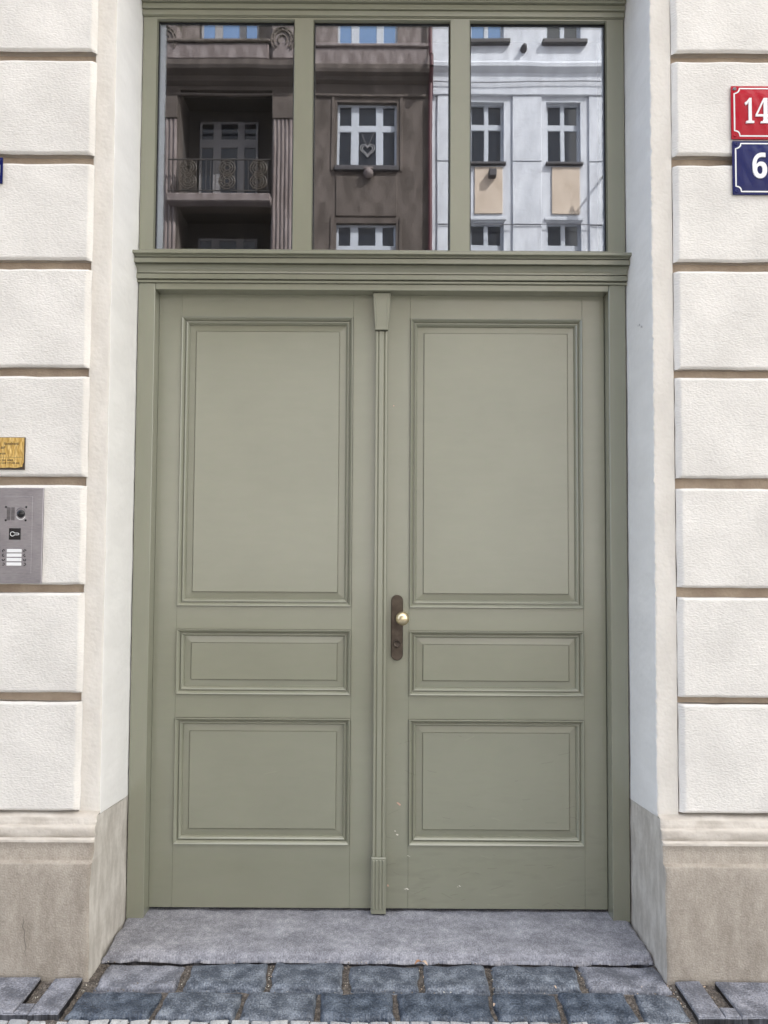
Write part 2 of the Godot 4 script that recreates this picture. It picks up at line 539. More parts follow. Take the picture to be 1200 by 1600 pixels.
# ---------------------------------------------------------------- the scene
func _ready() -> void:
	rng.seed = 20
	var cam := Camera3D.new()
	cam.name = "camera"
	cam.position = Vector3(0.012, 1.302, 2.656)
	cam.rotation = Vector3(deg_to_rad(2.4), 0, deg_to_rad(0.33))
	cam.fov = rad_to_deg(2.0 * atan(800.0 / 1150.0))
	cam.near = 0.05
	cam.far = 400.0
	add_child(cam)
	cam.current = true

	var we := WorldEnvironment.new()
	we.name = "daylight"
	var env := Environment.new()
	var sm := ProceduralSkyMaterial.new()
	sm.sky_top_color = Color(0.72, 0.80, 0.92)
	sm.sky_horizon_color = Color(0.80, 0.85, 0.90)
	sm.sky_curve = 0.16
	sm.ground_bottom_color = Color(0.35, 0.34, 0.33)
	sm.ground_horizon_color = Color(0.62, 0.64, 0.66)
	sm.sun_angle_max = 100.0
	sm.sun_curve = 1.3
	var sky := Sky.new()
	sky.sky_material = sm
	env.background_mode = Environment.BG_SKY
	env.sky = sky
	env.background_energy_multiplier = 1.2
	env.tonemap_mode = Environment.TONE_MAPPER_LINEAR
	env.tonemap_exposure = 2.5
	env.sdfgi_enabled = true
	env.ssao_enabled = true
	env.ssil_enabled = true
	we.environment = env
	add_child(we)

	var sun := DirectionalLight3D.new()
	sun.name = "sun"
	sun.light_energy = 1.4
	sun.light_color = Color(1.0, 0.96, 0.89)
	sun.light_angular_distance = 0.5
	sun.shadow_enabled = true
	add_child(sun)
	sun.look_at_from_position(Vector3.ZERO, Vector3(-1.2, -1.6, 1.0), Vector3.UP)

	make_materials()
	build_ground()
	build_house()
	build_frame()
	build_transom()
	build_door(-1.0)
	build_door(1.0)
	build_brown_house()
	build_white_house()
	build_between()
	build_paving()
	build_fittings()
	build_bits()


func struct(o: Node3D) -> Node3D:
	o.set_meta("kind", "structure")
	return o


func build_ground() -> void:
	var b := MB.new()
	b.quad(Vector3(-120, -0.32, -120), Vector3(120, -0.32, -120), Vector3(120, -0.32, 140), Vector3(-120, -0.32, 140), Vector3.UP)
	struct(put(b, "ground", M.plain))
	struct(bx("road", Vector3(-60, -0.31, 2.93), Vector3(60, -0.17, 14.42), M.asphalt, self))
	struct(bx("kerb", Vector3(-60, -0.30, 2.75), Vector3(60, -0.04, 2.925), M.sett2, self, 0.015))
	struct(bx("kerb", Vector3(-60, -0.30, 14.425), Vector3(60, -0.04, 14.6), M.sett2, self, 0.015))
	struct(bx("opposite_pavement", Vector3(-60, -0.30, 14.605), Vector3(60, -0.045, 17.9), M.mosaic1, self))


# ---------------------------------------------------------------- the near house
func build_house() -> void:
	var o := thing("town_house", "cream town house with rusticated plaster blocks and beige plinth round the green door", "building", Vector3(0, 0, 0))
	var b := MB.new()
	b.pierced(-26, -0.25, 9.5, 3.6, [[-0.885, -0.25, 0.885, 3.45]], 0.291, 1.0, 0.5)  # right end cut short so sunlight reaches the street on that side
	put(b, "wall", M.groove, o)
	bx("upper_wall", Vector3(-26, 3.602, -0.209), Vector3(9.5, 24, 0.318), M.plain, o)
	# rusticated blocks, one band after another
	var joints := [[0.459, 0.797], [0.825, 1.138], [1.165, 1.479], [1.507, 1.829], [1.858, 2.178], [2.208, 2.526], [2.556, 2.869], [2.899, 3.22], [3.25, 3.59]]
	var k := 0
	for s in [-1.0, 1.0]:
		for j in joints:
			var dy: float = 0.0 if s < 0 else [0.004, -0.003, 0.001, 0.007, 0.005, 0.006, 0.008, 0.008, 0.006][joints.find(j)]
			var y0: float = j[0] + dy
			var y1: float = j[1] + dy
			var w := 2.26
			var x0: float = -0.937 - w if s < 0 else 0.945
			put(rough(w, y1 - y0, 0.034, 0.008, 0.0028, 0.0018, 40 + k, 0.05, Transform3D(Basis.IDENTITY, Vector3(x0, y0, 0.3225)), 0.0, 9.0, Vector2(0.015, 0.0195)), "plaster_block", M.block, o)
			k += 1
			bx("plaster_block", Vector3(x0 - 8.03 if s < 0 else x0 + w + 0.03, y0, 0.298), Vector3(x0 - 0.03 if s < 0 else x0 + w + 6.3, y1, 0.322), M.block, o, 0.01)
	# margins and reveals beside the opening, soft hand-plastered corners
	for s in [-1.0, 1.0]:
		var n := FastNoiseLite.new()
		n.seed = 5 + int(s)
		n.frequency = 1.0
		n.fractal_octaves = 4
		var xc: float = -0.876 if s < 0 else 0.877
		var mr := []
		var rr := []
		var y := 0.436
		while y < 3.46:
			var e1 := n.get_noise_2d(y * 14.0, 1.0) * 0.0022 + n.get_noise_2d(y * 75.0, 5.0) * (0.0014 if s < 0 else 0.0042)
			var e2 := n.get_noise_2d(y * 11.0, 9.0) * 0.0018
			var row := []
			for q in [0.0665, 0.060, 0.045, 0.025, 0.008, 0.003]:
				row.append(Vector3(xc + s * q + s * e1 * (1.0 if q < 0.03 else 0.0), y, 0.3035 + n.get_noise_2d(y * 7.0, q * 50.0) * 0.0015 - (0.0006 if q < 0.005 else 0.0)))
			row.append(Vector3(xc + s * (0.0008 + e1), y, 0.3018 + e2))
			mr.append(row)
			var rw := []
			rw.append(Vector3(xc + s * (0.0008 + e1), y, 0.3018 + e2))
			rw.append(Vector3(xc + s * e1 * 0.9, y, 0.2985 + e2))
			for q in [0.28, 0.24, 0.2, 0.15, 0.1, 0.05, -0.02]:
				rw.append(Vector3(xc + s * n.get_noise_2d(y * 5.0, q * 9.0) * 0.002, y, q))
			# the white paint stops on a slant above the splash zone
			if rr.is_empty():
				for i in rw.size():
					rw[i].y = lerpf(0.4155, 0.4455, clampf((rw[i].z - 0.055) / 0.25, 0.0, 1.0))
			rr.append(rw)
			y += 0.01
		var bm := MB.new(true)
		bm.sheet(mr, Vector3(-s * 0.4, 0, 1))
		put(bm, "margin", M.margin, o)
		var br := MB.new(true)
		br.sheet(rr, Vector3(-s, 0, 0.2))
		put(br, "reveal", M.reveal, o)
		# mouldings and plinth: one profile run along the wall, returned into the doorway
		var up := [[0.456, 0.3], [0.4465, 0.3240], [0.4440, 0.3275], [0.4425, 0.3285], [0.4345, 0.3290], [0.4325, 0.3300], [0.4290, 0.3315], [0.4235, 0.3320], [0.4210, 0.3330], [0.4190, 0.3370], [0.4165, 0.3398], [0.4120, 0.3412], [0.4030, 0.3420], [0.3945, 0.3418], [0.3890, 0.3405], [0.3872, 0.3385], [0.3855, 0.3390], [0.3842, 0.3435], [0.3825, 0.3475], [0.3805, 0.3487], [0.3745, 0.3490]]
		var dn := [[0.3745, 0.3490], [0.3735, 0.3480], [0.3500, 0.3515], [0.3260, 0.3550], [0.3238, 0.3555], [0.3222, 0.3615], [0.3205, 0.3675], [0.3188, 0.3700], [0.3160, 0.3708], [0.295, 0.3712], [0.24, 0.3730], [0.18, 0.3730], [0.12, 0.3745], [0.07, 0.374], [0.03, 0.3755], [-0.06, 0.376]]
		for part in [[up, "base_moulding", M.moulding], [dn, "plinth", M.plinth]]:
			var rows := []
			var ret := []
			for q in part[0]:
				var row := []
				var yy: float = q[0]
				var zz: float = q[1]
				var xs := [0.0, 0.0025, 0.006, 0.02]
				for i in range(1, 60):
					xs.append(0.02 + i * 0.035)
				xs.append(6.0)
				xs.append(8.62)
				var chip := n.get_noise_2d(yy * 55.0, 3.0) * 0.004 + n.get_noise_2d(yy * 17.0, 30.0) * 0.004
				for i in xs.size():
					var dx: float = xs[i]
					var wob := n.get_noise_2d(dx * 9.0, yy * 6.0) * 0.0014 + n.get_noise_2d(dx * 35.0, yy * 60.0) * 0.0008
					var pull: float = [0.004, 0.0018, 0.0005, 0.0][i] if i < 4 else 0.0
					row.append(Vector3(xc + s * (dx + (chip * (1.0 - i * 0.3) if i < 3 else 0.0)), yy + wob * 0.8, zz + wob - pull))
				rows.append(row)
				var top := row[0] as Vector3
				var rw := [top]
				for t in [0.04, 0.15, 0.3, 0.5, 0.75, 1.0]:
					rw.append(Vector3(xc + s * n.get_noise_2d(t * 6.0, yy * 12.0) * 0.003, top.y, lerpf(top.z, 0.0, t)))
				ret.append(rw)
			var b2 := MB.new(true)
			b2.sheet(rows, Vector3(0, 0.3, 1))
			put(b2, part[1], part[2], o)
			if part[1] == "base_moulding":
				var lo_rows := []
				# splash zone starts where the white paint stops
				for rw in ret:
					for i in rw.size():
						rw[i].y = min(rw[i].y, lerpf(0.4165, 0.4465, clampf((rw[i].z - 0.055) / 0.25, 0.0, 1.0)))
					lo_rows.append(rw)
				var b4 := MB.new(true)
				b4.sheet(lo_rows, Vector3(-s, 0, 0.1))
				put(b4, "splash_zone", M.splash, o)
			else:
				var b3 := MB.new(true)
				b3.sheet(ret, Vector3(-s, 0, 0.1))
				put(b3, "splash_zone", M.splash, o)
	# hairline cracks and knocks in the plinth
	for q in [[-1.075, 0.165, 0.12, 0.01], [-1.20, 0.07, 0.05, 0.05]]:
		var cb := MB.new()
		var px: float = q[0]
		var n := 9
		var last := Vector2(px, q[1])
		for i in range(1, n):
			var t := float(i) / (n - 1)
			var nx := Vector2(px + q[3] * t + rng.randf_range(-0.004, 0.004), q[1] - q[2] * t)
			var w := 0.0004 + 0.0006 * sin(PI * t)
			var z := 0.3757 + 0.0012
			cb.quad(Vector3(last.x - w, last.y, z), Vector3(last.x + w, last.y, z), Vector3(nx.x + w, nx.y, z), Vector3(nx.x - w, nx.y, z), Vector3(0, 0, 1))
			last = nx
		put(cb, "crack", M.crack, o)
	# the hall behind the door, so that the panes look into something
	bx("hall_wall", Vector3(-2.4, -0.2, -4.2), Vector3(2.4, 3.8, -4.0), M.plain, o)
	bx("hall_wall", Vector3(-2.4, -0.2, -3.998), Vector3(-2.2, 3.8, -0.206), M.plain, o)
	bx("hall_wall", Vector3(2.2, -0.2, -3.998), Vector3(2.4, 3.8, -0.206), M.plain, o)
	bx("hall_ceiling", Vector3(-2.4, 3.802, -4.2), Vector3(2.4, 4.0, -0.206), M.plain, o)
	bx("hall_floor", Vector3(-2.198, -0.25, -3.998), Vector3(2.198, 0.0, -0.206), M.sett2, o)
	# smudges on the right reveal
	for q in [[2.046, 0.178], [2.044, 0.192], [2.034, 0.207], [2.030, 0.217]]:
		var sb := MB.new()
		var ps := []
		for i in 7:
			var a := TAU * i / 7.0
			ps.append(Vector3(0.8735 + rng.randf() * 0.0003, q[0] + sin(a) * 0.005 * rng.randf_range(0.5, 1.2), q[1] + cos(a) * 0.0032 * rng.randf_range(0.5, 1.2)))
		for i in 7:
			sb.tri(Vector3(0.873, q[0], q[1]), ps[i], ps[(i + 1) % 7], Vector3.LEFT)
		put(sb, "smudge", M.smudge, o)


func build_frame() -> void:
	var o := thing("door_frame", "olive green door frame with stepped cornice above both door leaves", "door frame", Vector3(0, 0, 0))
	for s in [-1.0, 1.0]:
		var xi := 0.8125
		bx("jamb", Vector3(min(s * xi, s * 0.872), -0.004, -0.07), Vector3(max(s * xi, s * 0.872), 2.228, 0.055), M.paint, o, 0.0015)
	bx("head", Vector3(-0.8115, 2.206, -0.07), Vector3(0.8115, 2.228, 0.0545), M.paint, o, 0.0015)
	var c := MB.new()
	var p := [[0.056, 2.2282], [0.062, 2.2285], [0.0635, 2.2305], [0.0635, 2.2345], [0.062, 2.2365], [0.052, 2.2368], [0.052, 2.2398], [0.068, 2.2400], [0.0695, 2.2415], [0.0695, 2.2565], [0.068, 2.2578], [0.056, 2.2580], [0.056, 2.2612]]
	for k in 7:   # lower cove
		var a := PI / 2 * k / 6.0
		p.append([0.066 + 0.023 * (1.0 - cos(a)), 2.2615 + 0.0225 * sin(a)])
	p.append_array([[0.076, 2.2843], [0.076, 2.2875], [0.095, 2.2878], [0.0965, 2.2895], [0.0965, 2.3035], [0.095, 2.305], [0.080, 2.3052], [0.080, 2.3085]])
	for k in 7:
		var a := PI / 2 * k / 6.0
		p.append([0.094 + 0.017 * (1.0 - cos(a)), 2.3088 + 0.006 * sin(a)])
	p.append_array([[0.112, 2.3150], [0.1135, 2.3165], [0.1135, 2.3245], [0.110, 2.3268], [0.07, 2.333], [0.052, 2.335]])
	c.run(p, -0.876, 0.876, -0.07)
	put(c, "cornice", M.paint, o)


func build_transom() -> void:
	var o := thing("transom_window", "three-pane olive transom window over the door mirroring the houses opposite", "window", Vector3(0, 2.34, 0))
	var xs := [[-0.823, -0.3225], [-0.255, 0.2445], [0.3135, 0.811]]
	var y0 := 2.352
	var y1 := 3.203
	var holes := []
	for x in xs:
		holes.append([x[0], y0, x[1], y1])
	var f := MB.new()
	f.pierced(-0.8725, 2.3365, 0.8725, 3.2095, holes, 0.055, 1.0, 0.12)
	put(f, "frame", M.paint, o)
	var h := MB.new()
	h.run([[0.050, 3.2105], [0.057, 3.2105], [0.057, 3.2125], [0.0625, 3.2135], [0.063, 3.2165], [0.063, 3.230], [0.060, 3.2315], [0.060, 3.2335], [0.068, 3.234], [0.0695, 3.2365], [0.0695, 3.250], [0.066, 3.2515], [0.066, 3.2535], [0.078, 3.2545], [0.080, 3.257], [0.080, 3.2605], [0.125, 3.27], [0.13, 3.276], [0.13, 3.46]], -0.8745, 0.8745, -0.07)
	put(h, "head_moulding", M.paint, o)
	for k in 3:
		var x: Array = xs[k]
		var g := MB.new()
		# glazing bead, slightly rounded corners by its slope
		g.ring(x[0] + 0.0005, y0 + 0.0005, x[1] - 0.0005, y1 - 0.0005, [[0, 0.0515], [0.0008, 0.0525], [0.0018, 0.051], [0.002, 0.042], [0.002, 0.02]])
		var bead := put(g, "glazing_bead", M.paint, o)
		var sp := MB.new()
		sp.ring(x[0] + 0.002, y0 + 0.002, x[1] - 0.002, y1 - 0.002, [[0, 0.0405], [0.0038, 0.0415], [0.0042, 0.0400], [0.0042, 0.025]])
		put(sp, "seal", M.dark, bead)
		bx("glass_pane", Vector3(x[0] + 0.004, y0 + 0.004, 0.032), Vector3(x[1] - 0.004, y1 - 0.004, 0.038), M.glass, o)


# ---------------------------------------------------------------- the door leaves
func build_door(s: float) -> void:
	var left := s < 0
	var o := thing("door_leaf", "left olive green door leaf with three raised panels and no handle" if left else "right olive green door leaf carrying the handle plate, brass knob and centre strip", "door", Vector3(-0.41 if left else 0.41, 0.0, 0.0))
	var m: Material = M.leaf_l if left else M.leaf_r
	var x0 := -0.8121 if left else 0.001
	var x1 := -0.001 if left else 0.8105
	var px0 := -0.730 if left else 0.104
	var px1 := -0.103 if left else 0.731
	var y0 := 0.012
	var y1 := 2.232
	var uvr := Rect2(x0, y0, x1 - x0, y1 - y0)
	var d := -0.002 if left else -0.004
	var panels := [[0.231 + d * 0, 0.678 + d], [0.757, 0.992 + d], [1.073 + d, 2.127 + d * 1.5]]
	var edges := []
	var add_bar := func(called: String, lo: Vector3, hi: Vector3) -> void:
		var b := MB.new()
		b.uv = uvr
		b.box(lo, hi, 0.0007)
		put(b, called, m, o)
	add_bar.call("stile", Vector3(x0, y0, -0.045), Vector3(px0 - 0.0003, y1, 0.0))
	add_bar.call("stile", Vector3(px1 + 0.0003, y0, -0.045), Vector3(x1, y1, 0.0))
	var ys := [y0, panels[0][0], panels[0][1], panels[1][0], panels[1][1], panels[2][0], panels[2][1], y1]
	for k in 4:
		add_bar.call("rail", Vector3(px0, ys[k * 2], -0.0452), Vector3(px1, ys[k * 2 + 1], -0.0002))
	# mouldings step down into each opening, the raised field sits within
	var prof := [[-0.0004, 0.0002], [0.0, -0.0028], [0.0014, -0.0028], [0.0016, 0.0060], [0.0024, 0.0076], [0.0034, 0.0079], [0.0050, 0.0066], [0.0072, 0.0042], [0.0095, 0.0012], [0.0118, -0.0022], [0.0132, -0.0050], [0.0137, -0.0066], [0.0139, -0.0086], [0.0170, -0.0088], [0.0172, -0.0036], [0.0178, -0.0022], [0.0190, -0.0020], [0.0206, -0.0033], [0.0226, -0.0056], [0.0246, -0.0083], [0.0262, -0.0110], [0.0268, -0.0126], [0.0270, -0.0180]]
	var field := [[0.0268, -0.0172], [0.0490, -0.0152], [0.0494, -0.0168], [0.0506, -0.0168], [0.0509, -0.0140], [0.0522, -0.0108], [0.0527, -0.0103], [0.0532, -0.0102]]
	for p in panels:
		var b := MB.new()
		b.uv = uvr
		b.ring(px0, p[0], px1, p[1], field)
		var i := 0.0532
		b.quad(Vector3(px0 + i, p[0] + i, -0.0102), Vector3(px1 - i, p[0] + i, -0.0102), Vector3(px1 - i, p[1] - i, -0.0102), Vector3(px0 + i, p[1] - i, -0.0102), Vector3(0, 0, 1))
		b.box(Vector3(px0 + 0.01, p[0] + 0.01, -0.042), Vector3(px1 - 0.01, p[1] - 0.01, -0.032))
		var pn := put(b, "panel", m, o)
		var r := MB.new()
		r.uv = uvr
		r.ring(px0, p[0], px1, p[1], prof)
		put(r, "panel_moulding", m, pn)
	if left:
		return
	# the strip that covers the meeting of the leaves: fluted body, keystone head, base block
	var a := MB.new()
	var fl := [[-0.0225, 0.002], [-0.0225, 0.022], [-0.0205, 0.0245], [-0.0165, 0.025], [-0.0135, 0.0245], [-0.0125, 0.0215], [-0.0105, 0.0205], [-0.009, 0.0215], [-0.0082, 0.0245], [0.0082, 0.0245], [0.009, 0.0215], [0.0105, 0.0205], [0.0125, 0.0215], [0.0135, 0.0245], [0.0165, 0.025], [0.0205, 0.0245], [0.0225, 0.022], [0.0225, 0.002]]
	for k in fl.size() - 1:
		var q: Array = fl[k]
		var w: Array = fl[k + 1]
		a.quad(Vector3(q[0], 0.2, q[1]), Vector3(w[0], 0.2, w[1]), Vector3(w[0], 2.066, w[1]), Vector3(q[0], 2.066, q[1]), Vector3(-(w[1] - q[1]), 0, w[0] - q[0]))
	var strip := put(a, "centre_strip", M.paint, o)
	var key := MB.new()
	key.slab(PackedVector2Array([Vector2(-0.0235, 2.069), Vector2(0.0235, 2.069), Vector2(0.0325, 2.2045), Vector2(-0.0325, 2.2045)]), 0.002, 0.034, 0.002)
	var kp := put(key, "keystone", M.paint, strip)
	for g in [-1.0, 1.0]:
		var gb := MB.new()
		gb.slab(PackedVector2Array([Vector2(g * 0.0165 - 0.0016, 2.082), Vector2(g * 0.0165 + 0.0016, 2.082), Vector2(g * 0.0215 + 0.0016, 2.187), Vector2(g * 0.0215 - 0.0016, 2.187)]), 0.033, 0.0352, 0.0009)
		put(gb, "keystone_bead", M.paint, strip)
	var bl := MB.new()
	bl.box(Vector3(-0.0265, 0.006, 0.002), Vector3(0.0265, 0.1995, 0.030), 0.002)
	put(bl, "base_block", M.paint, strip)
	for g in [-0.0175, -0.0065, 0.0065, 0.0175]:
		bx("reed", Vector3(g - 0.0042, 0.022, 0.0295), Vector3(g + 0.0042, 0.192, 0.0335), M.paint, strip, 0.0018)
	# handle plate, knob, cylinder
	var pp := PackedVector2Array()
	for i in 17:
		var t := PI * i / 16.0
		pp.append(Vector2(0.061 + cos(t) * 0.0213, 1.094 + sin(t) * 0.0213))
	for i in 17:
		var t := PI + PI * i / 16.0
		pp.append(Vector2(0.061 + cos(t) * 0.0213, 0.904 + sin(t) * 0.0213))
	var hp := MB.new()
	hp.slab(pp, 0.0, 0.011, 0.0025)
	var plate := put(hp, "handle_plate", M.bronze, o)
	var kn := MB.new(true)
	var pr := [[0.010, 0.0], [0.010, 0.016]]
	for i in range(2, 15):
		var t := PI * i / 14.0
		pr.append([sin(t) * 0.0245 * (1.0 if i < 7 else 1.0), 0.040 - cos(t) * 0.0235])
	kn.lathe(Vector3(0.0795, 1.036, 0.009), Vector3(0, 0, 1), pr, 36)
	put(kn, "knob", M.brass, plate)
	var nk := MB.new(true)
	nk.lathe(Vector3(0.070, 1.034, 0.0105), Vector3(0, 0, 1), [[0.016, 0.0], [0.0155, 0.003], [0.011, 0.006], [0.009, 0.014]], 28)
	put(nk, "knob_collar", M.bronze, plate)
	var cy := MB.new(true)
	cy.lathe(Vector3(0.061, 0.944, 0.0105), Vector3(0, 0, 1), [[0.0135, 0.0], [0.0135, 0.004], [0.0115, 0.006], [0.0105, 0.0045], [0.0, 0.0045]], 28)
	cy.box(Vector3(0.0555, 0.9275, 0.0105), Vector3(0.0665, 0.9365, 0.0165), 0.002)
	put(cy, "lock_cylinder", M.bronze, plate)
	bx("keyhole", Vector3(0.0598, 0.9385, 0.0148), Vector3(0.0622, 0.9485, 0.0158), M.black, plate)
	# chipped paint on the lower edge
	for q in [[0.068, 0.378, 0.009, 0.0035, 1], [0.073, 0.374, 0.006, 0.004, 1], [0.066, 0.268, 0.006, 0.0035, 0], [0.058, 0.281, 0.004, 0.0018, 0], [0.107, 0.194, 0.008, 0.0012, 0], [0.102, 0.080, 0.007, 0.003, 0], [0.094, 0.079, 0.004, 0.0012, 0], [0.287, 0.091, 0.006, 0.0018, 0], [0.280, 0.088, 0.003, 0.001, 0], [0.034, 0.091, 0.0035, 0.005, 1], [0.045, 1.80, 0.0022, 0.003, 1]]:
		var cb := MB.new()
		var ps := []
		for i in 9:
			var t := TAU * i / 9.0
			ps.append(Vector3(q[0] + cos(t) * q[2] * rng.randf_range(0.45, 1.1), q[1] + sin(t) * q[3] * rng.randf_range(0.45, 1.1) - cos(t) * q[2] * 0.25, 0.0003))
		for i in 9:
			cb.tri(Vector3(q[0], q[1], 0.0006), ps[i], ps[(i + 1) % 9], Vector3(0, 0, 1))
		put(cb, "paint_chip", M.wood_chip if q[4] == 1 else M.pale_chip, o)


# ---------------------------------------------------------------- across the street
# a window set back in its opening: frame with a pane in every light
func far_window(parent: Node3D, x0: float, y0: float, x1: float, y1: float, zf: float, lights: Array, m: Material, glass: Material) -> MeshInstance3D:
	var b := MB.new()
	b.pierced(x0, y0, x1, y1, lights, zf, -1.0, 0.07)
	var f := put(b, "window", m, parent)
	for l in lights:
		var p := MB.new()
		var e := 0.014
		p.pierced(l[0] + 0.002, l[1] + 0.002, l[2] - 0.002, l[3] - 0.002, [[l[0] + e, l[1] + e, l[2] - e, l[3] - e]], zf + 0.018, -1.0, 0.04)
		put(p, "sash", m, f)
		bx("pane", Vector3(l[0] + e - 0.005, l[1] + e - 0.005, zf + 0.035), Vector3(l[2] - e + 0.005, l[3] - e + 0.005, zf + 0.041), glass, f)
	return f


func lights3(x0: float, y0: float, x1: float, y1: float, ym0: float, ym1: float) -> Array:
	var w := x1 - x0
	var a := x0 + w * 0.235
	var b := x0 + w * 0.355
	var c := x0 + w * 0.655
	var d := x0 + w * 0.762
	var l := []
	for q in [[x0 + 0.05, a], [b, c], [d, x1 - 0.05]]:
		l.append([q[0], y0 + 0.06, q[1], ym0])
		l.append([q[0], ym1, q[1], y1 - 0.05])
	return l


func build_brown_house() -> void:
	var Z := 17.3
	var o := thing("apartment_building", "sooty brown apartment house with loggias and three-light windows seen in the glass", "building", Vector3(-2, 0, Z))
	var holes := []
	var wins := []
	for r in [8.27, 11.67, 15.09]:
		for x in [-1.35, -9.4]:
			wins.append([x, r, x + 1.655, r + (1.82 if r > 8.3 else 1.83)])
	for w in wins:
		holes.append(w)
	var log := [[-5.70, 7.3, -3.15, 10.5], [-5.70, 10.74, -3.15, 13.81], [-5.95, 15.17, -3.19, 18.2]]
	holes.append_array(log)
	# brown below the cornice, pinkish above
	var lo := holes.filter(func(h: Array) -> bool: return h[1] < 14.0)
	var hi := holes.filter(func(h: Array) -> bool: return h[1] > 14.0)
	var b := MB.new()
	b.pierced(-26, -0.1, 1.22, 14.2, lo, Z, -1.0, 0.35)
	put(b, "wall", M.brown, o)
	bx("added_bounce_facing", Vector3(-9.0, -0.1, Z - 0.09), Vector3(1.14, 7.0, Z - 0.002), M.chalk, o, 0.02)  # unseen pale facing, added to throw sunlight back at the door
	var b2 := MB.new()
	b2.pierced(-26, 14.202, 1.22, 19.5, hi, Z + 0.02, -1.0, 0.33)
	put(b2, "upper_wall", M.pinkish, o)
	for w in wins:
		var up: bool = w[1] > 14
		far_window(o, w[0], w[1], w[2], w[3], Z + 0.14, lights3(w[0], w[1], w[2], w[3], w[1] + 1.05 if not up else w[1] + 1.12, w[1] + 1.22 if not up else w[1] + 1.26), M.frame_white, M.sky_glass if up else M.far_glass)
		bx("sill", Vector3(w[0] - 0.06, w[1] - 0.15, Z - 0.1), Vector3(w[2] + 0.05, w[1] - 0.003, Z + 0.13), M.tin if not up else M.pinkish, o, 0.02)
		if w[1] > 11 and w[1] < 12 :
			bx("window_panel", Vector3(w[0] - 0.015, 10.27, Z - 0.03), Vector3(w[2] + 0.01, 11.39, Z - 0.002), M.brown, o, 0.012)
	for w in wins:
		if w[1] < 14:
			bx("window_strip", Vector3(w[0] - 0.16, w[1] - 0.14, Z - 0.035), Vector3(w[0] - 0.075, w[3] + 0.14, Z - 0.002), M.brown, o, 0.01)
			bx("window_strip", Vector3(w[2] + 0.075, w[1] - 0.14, Z - 0.035), Vector3(w[2] + 0.16, w[3] + 0.14, Z - 0.002), M.brown, o, 0.01)
	# entablature and cornice
	bx("frieze", Vector3(-26, 13.62, Z - 0.06), Vector3(1.15, 13.70, Z - 0.002), M.brown, o, 0.02)
	var c := MB.new()
	c.run([[Z - 0.02, 14.0], [Z - 0.12, 14.04], [Z - 0.16, 14.13], [Z - 0.30, 14.16], [Z - 0.33, 14.24], [Z - 0.33, 14.36], [Z - 0.28, 14.40], [Z - 0.05, 14.45]], -2.3, 1.25, Z + 0.01)
	var c2 := MB.new()
	c2.run([[Z - 0.02, 13.92], [Z - 0.14, 13.98], [Z - 0.18, 14.10], [Z - 0.46, 14.14], [Z - 0.50, 14.22], [Z - 0.50, 14.36], [Z - 0.44, 14.40], [Z - 0.05, 14.448]], -26, -2.302, Z + 0.01)
	put(c2, "bay_cornice", M.brown, o)
	put(c, "cornice", M.brown, o)
	bx("parapet_band", Vector3(-2.02, 14.452, Z - 0.10), Vector3(1.15, 14.97, Z + 0.015), M.pinkish, o, 0.03)
	bx("parapet_ledge", Vector3(-2.05, 14.972, Z - 0.16), Vector3(1.17, 15.06, Z + 0.015), M.pinkish, o, 0.02)
	bx("parapet", Vector3(-6.0, 14.452, Z - 0.38), Vector3(-3.19, 14.90, Z - 0.22), M.pinkish, o, 0.03)
	bx("parapet_ledge", Vector3(-6.06, 14.902, Z - 0.44), Vector3(-3.15, 14.99, Z - 0.18), M.brown, o, 0.02)
	# loggias with their own back walls
	for l in log:
		var lg := MB.new()
		var z0 := Z + 0.352
		var z1 := Z + 1.0
		var up: bool = l[1] > 14
		lg.box(Vector3(l[0] - 0.15, l[1] - 0.1, z1), Vector3(l[2] + 0.15, l[3] + 0.1, z1 + 0.15))
		var shell := put(lg, "loggia_back_wall", M.pinkish if up else M.loggia_shade, o)
		bx("loggia_side_wall", Vector3(l[0] - 0.15, l[1] - 0.1, z0), Vector3(l[0], l[3] + 0.1, z1 - 0.002), M.brown if up else M.loggia_shade, o)
		bx("loggia_side_wall", Vector3(l[2], l[1] - 0.1, z0), Vector3(l[2] + 0.15, l[3] + 0.1, z1 - 0.002), M.brown if up else M.loggia_shade, o)
		bx("loggia_ceiling", Vector3(l[0] + 0.002, l[3] - 0.02, z0), Vector3(l[2] - 0.002, l[3] + 0.1, z1 - 0.002), M.brown if up else M.loggia_shade, o)
		bx("loggia_floor", Vector3(l[0] + 0.002, l[1] - 0.1, z0), Vector3(l[2] - 0.002, l[1], z1 - 0.002), M.brown if up else M.loggia_shade, o)
		var wx := [-5.38, -3.69]
		var wy := [l[1] + 0.02, l[1] + (2.72 if not up else 2.4)]
		far_window(o, wx[0], wy[0], wx[1], wy[1], z1 - 0.06, lights3(wx[0], wy[0], wx[1], wy[1], wy[1] - 0.76, wy[1] - 0.53), M.frame_grey if up else M.frame_shaded, M.sky_glass if up else M.far_glass)
		if up:
			continue
		bx("balcony_slab", Vector3(l[0] - 0.25, l[1] - 0.235, Z - 0.35), Vector3(l[2] + 0.03, l[1] + 0.0, Z - 0.004), M.pinkish, o, 0.03)
		# wrought iron railing: rails, bars and three scrolled medallions
		var rl := bx("railing_rail", Vector3(l[0] - 0.22, l[1] + 0.93, Z - 0.32), Vector3(l[2] + 0.0, l[1] + 0.97, Z - 0.28), M.iron, o, 0.01)
		bx("railing_rail", Vector3(l[0] - 0.22, l[1] + 0.06, Z - 0.315), Vector3(l[2] + 0.0, l[1] + 0.09, Z - 0.285), M.iron, o, 0.01)
		for i in 22:
			var x: float = l[0] - 0.2 + i * 0.128
			bx("railing_bar", Vector3(x - 0.008, l[1] + 0.09, Z - 0.308), Vector3(x + 0.008, l[1] + 0.93, Z - 0.292), M.iron, o)
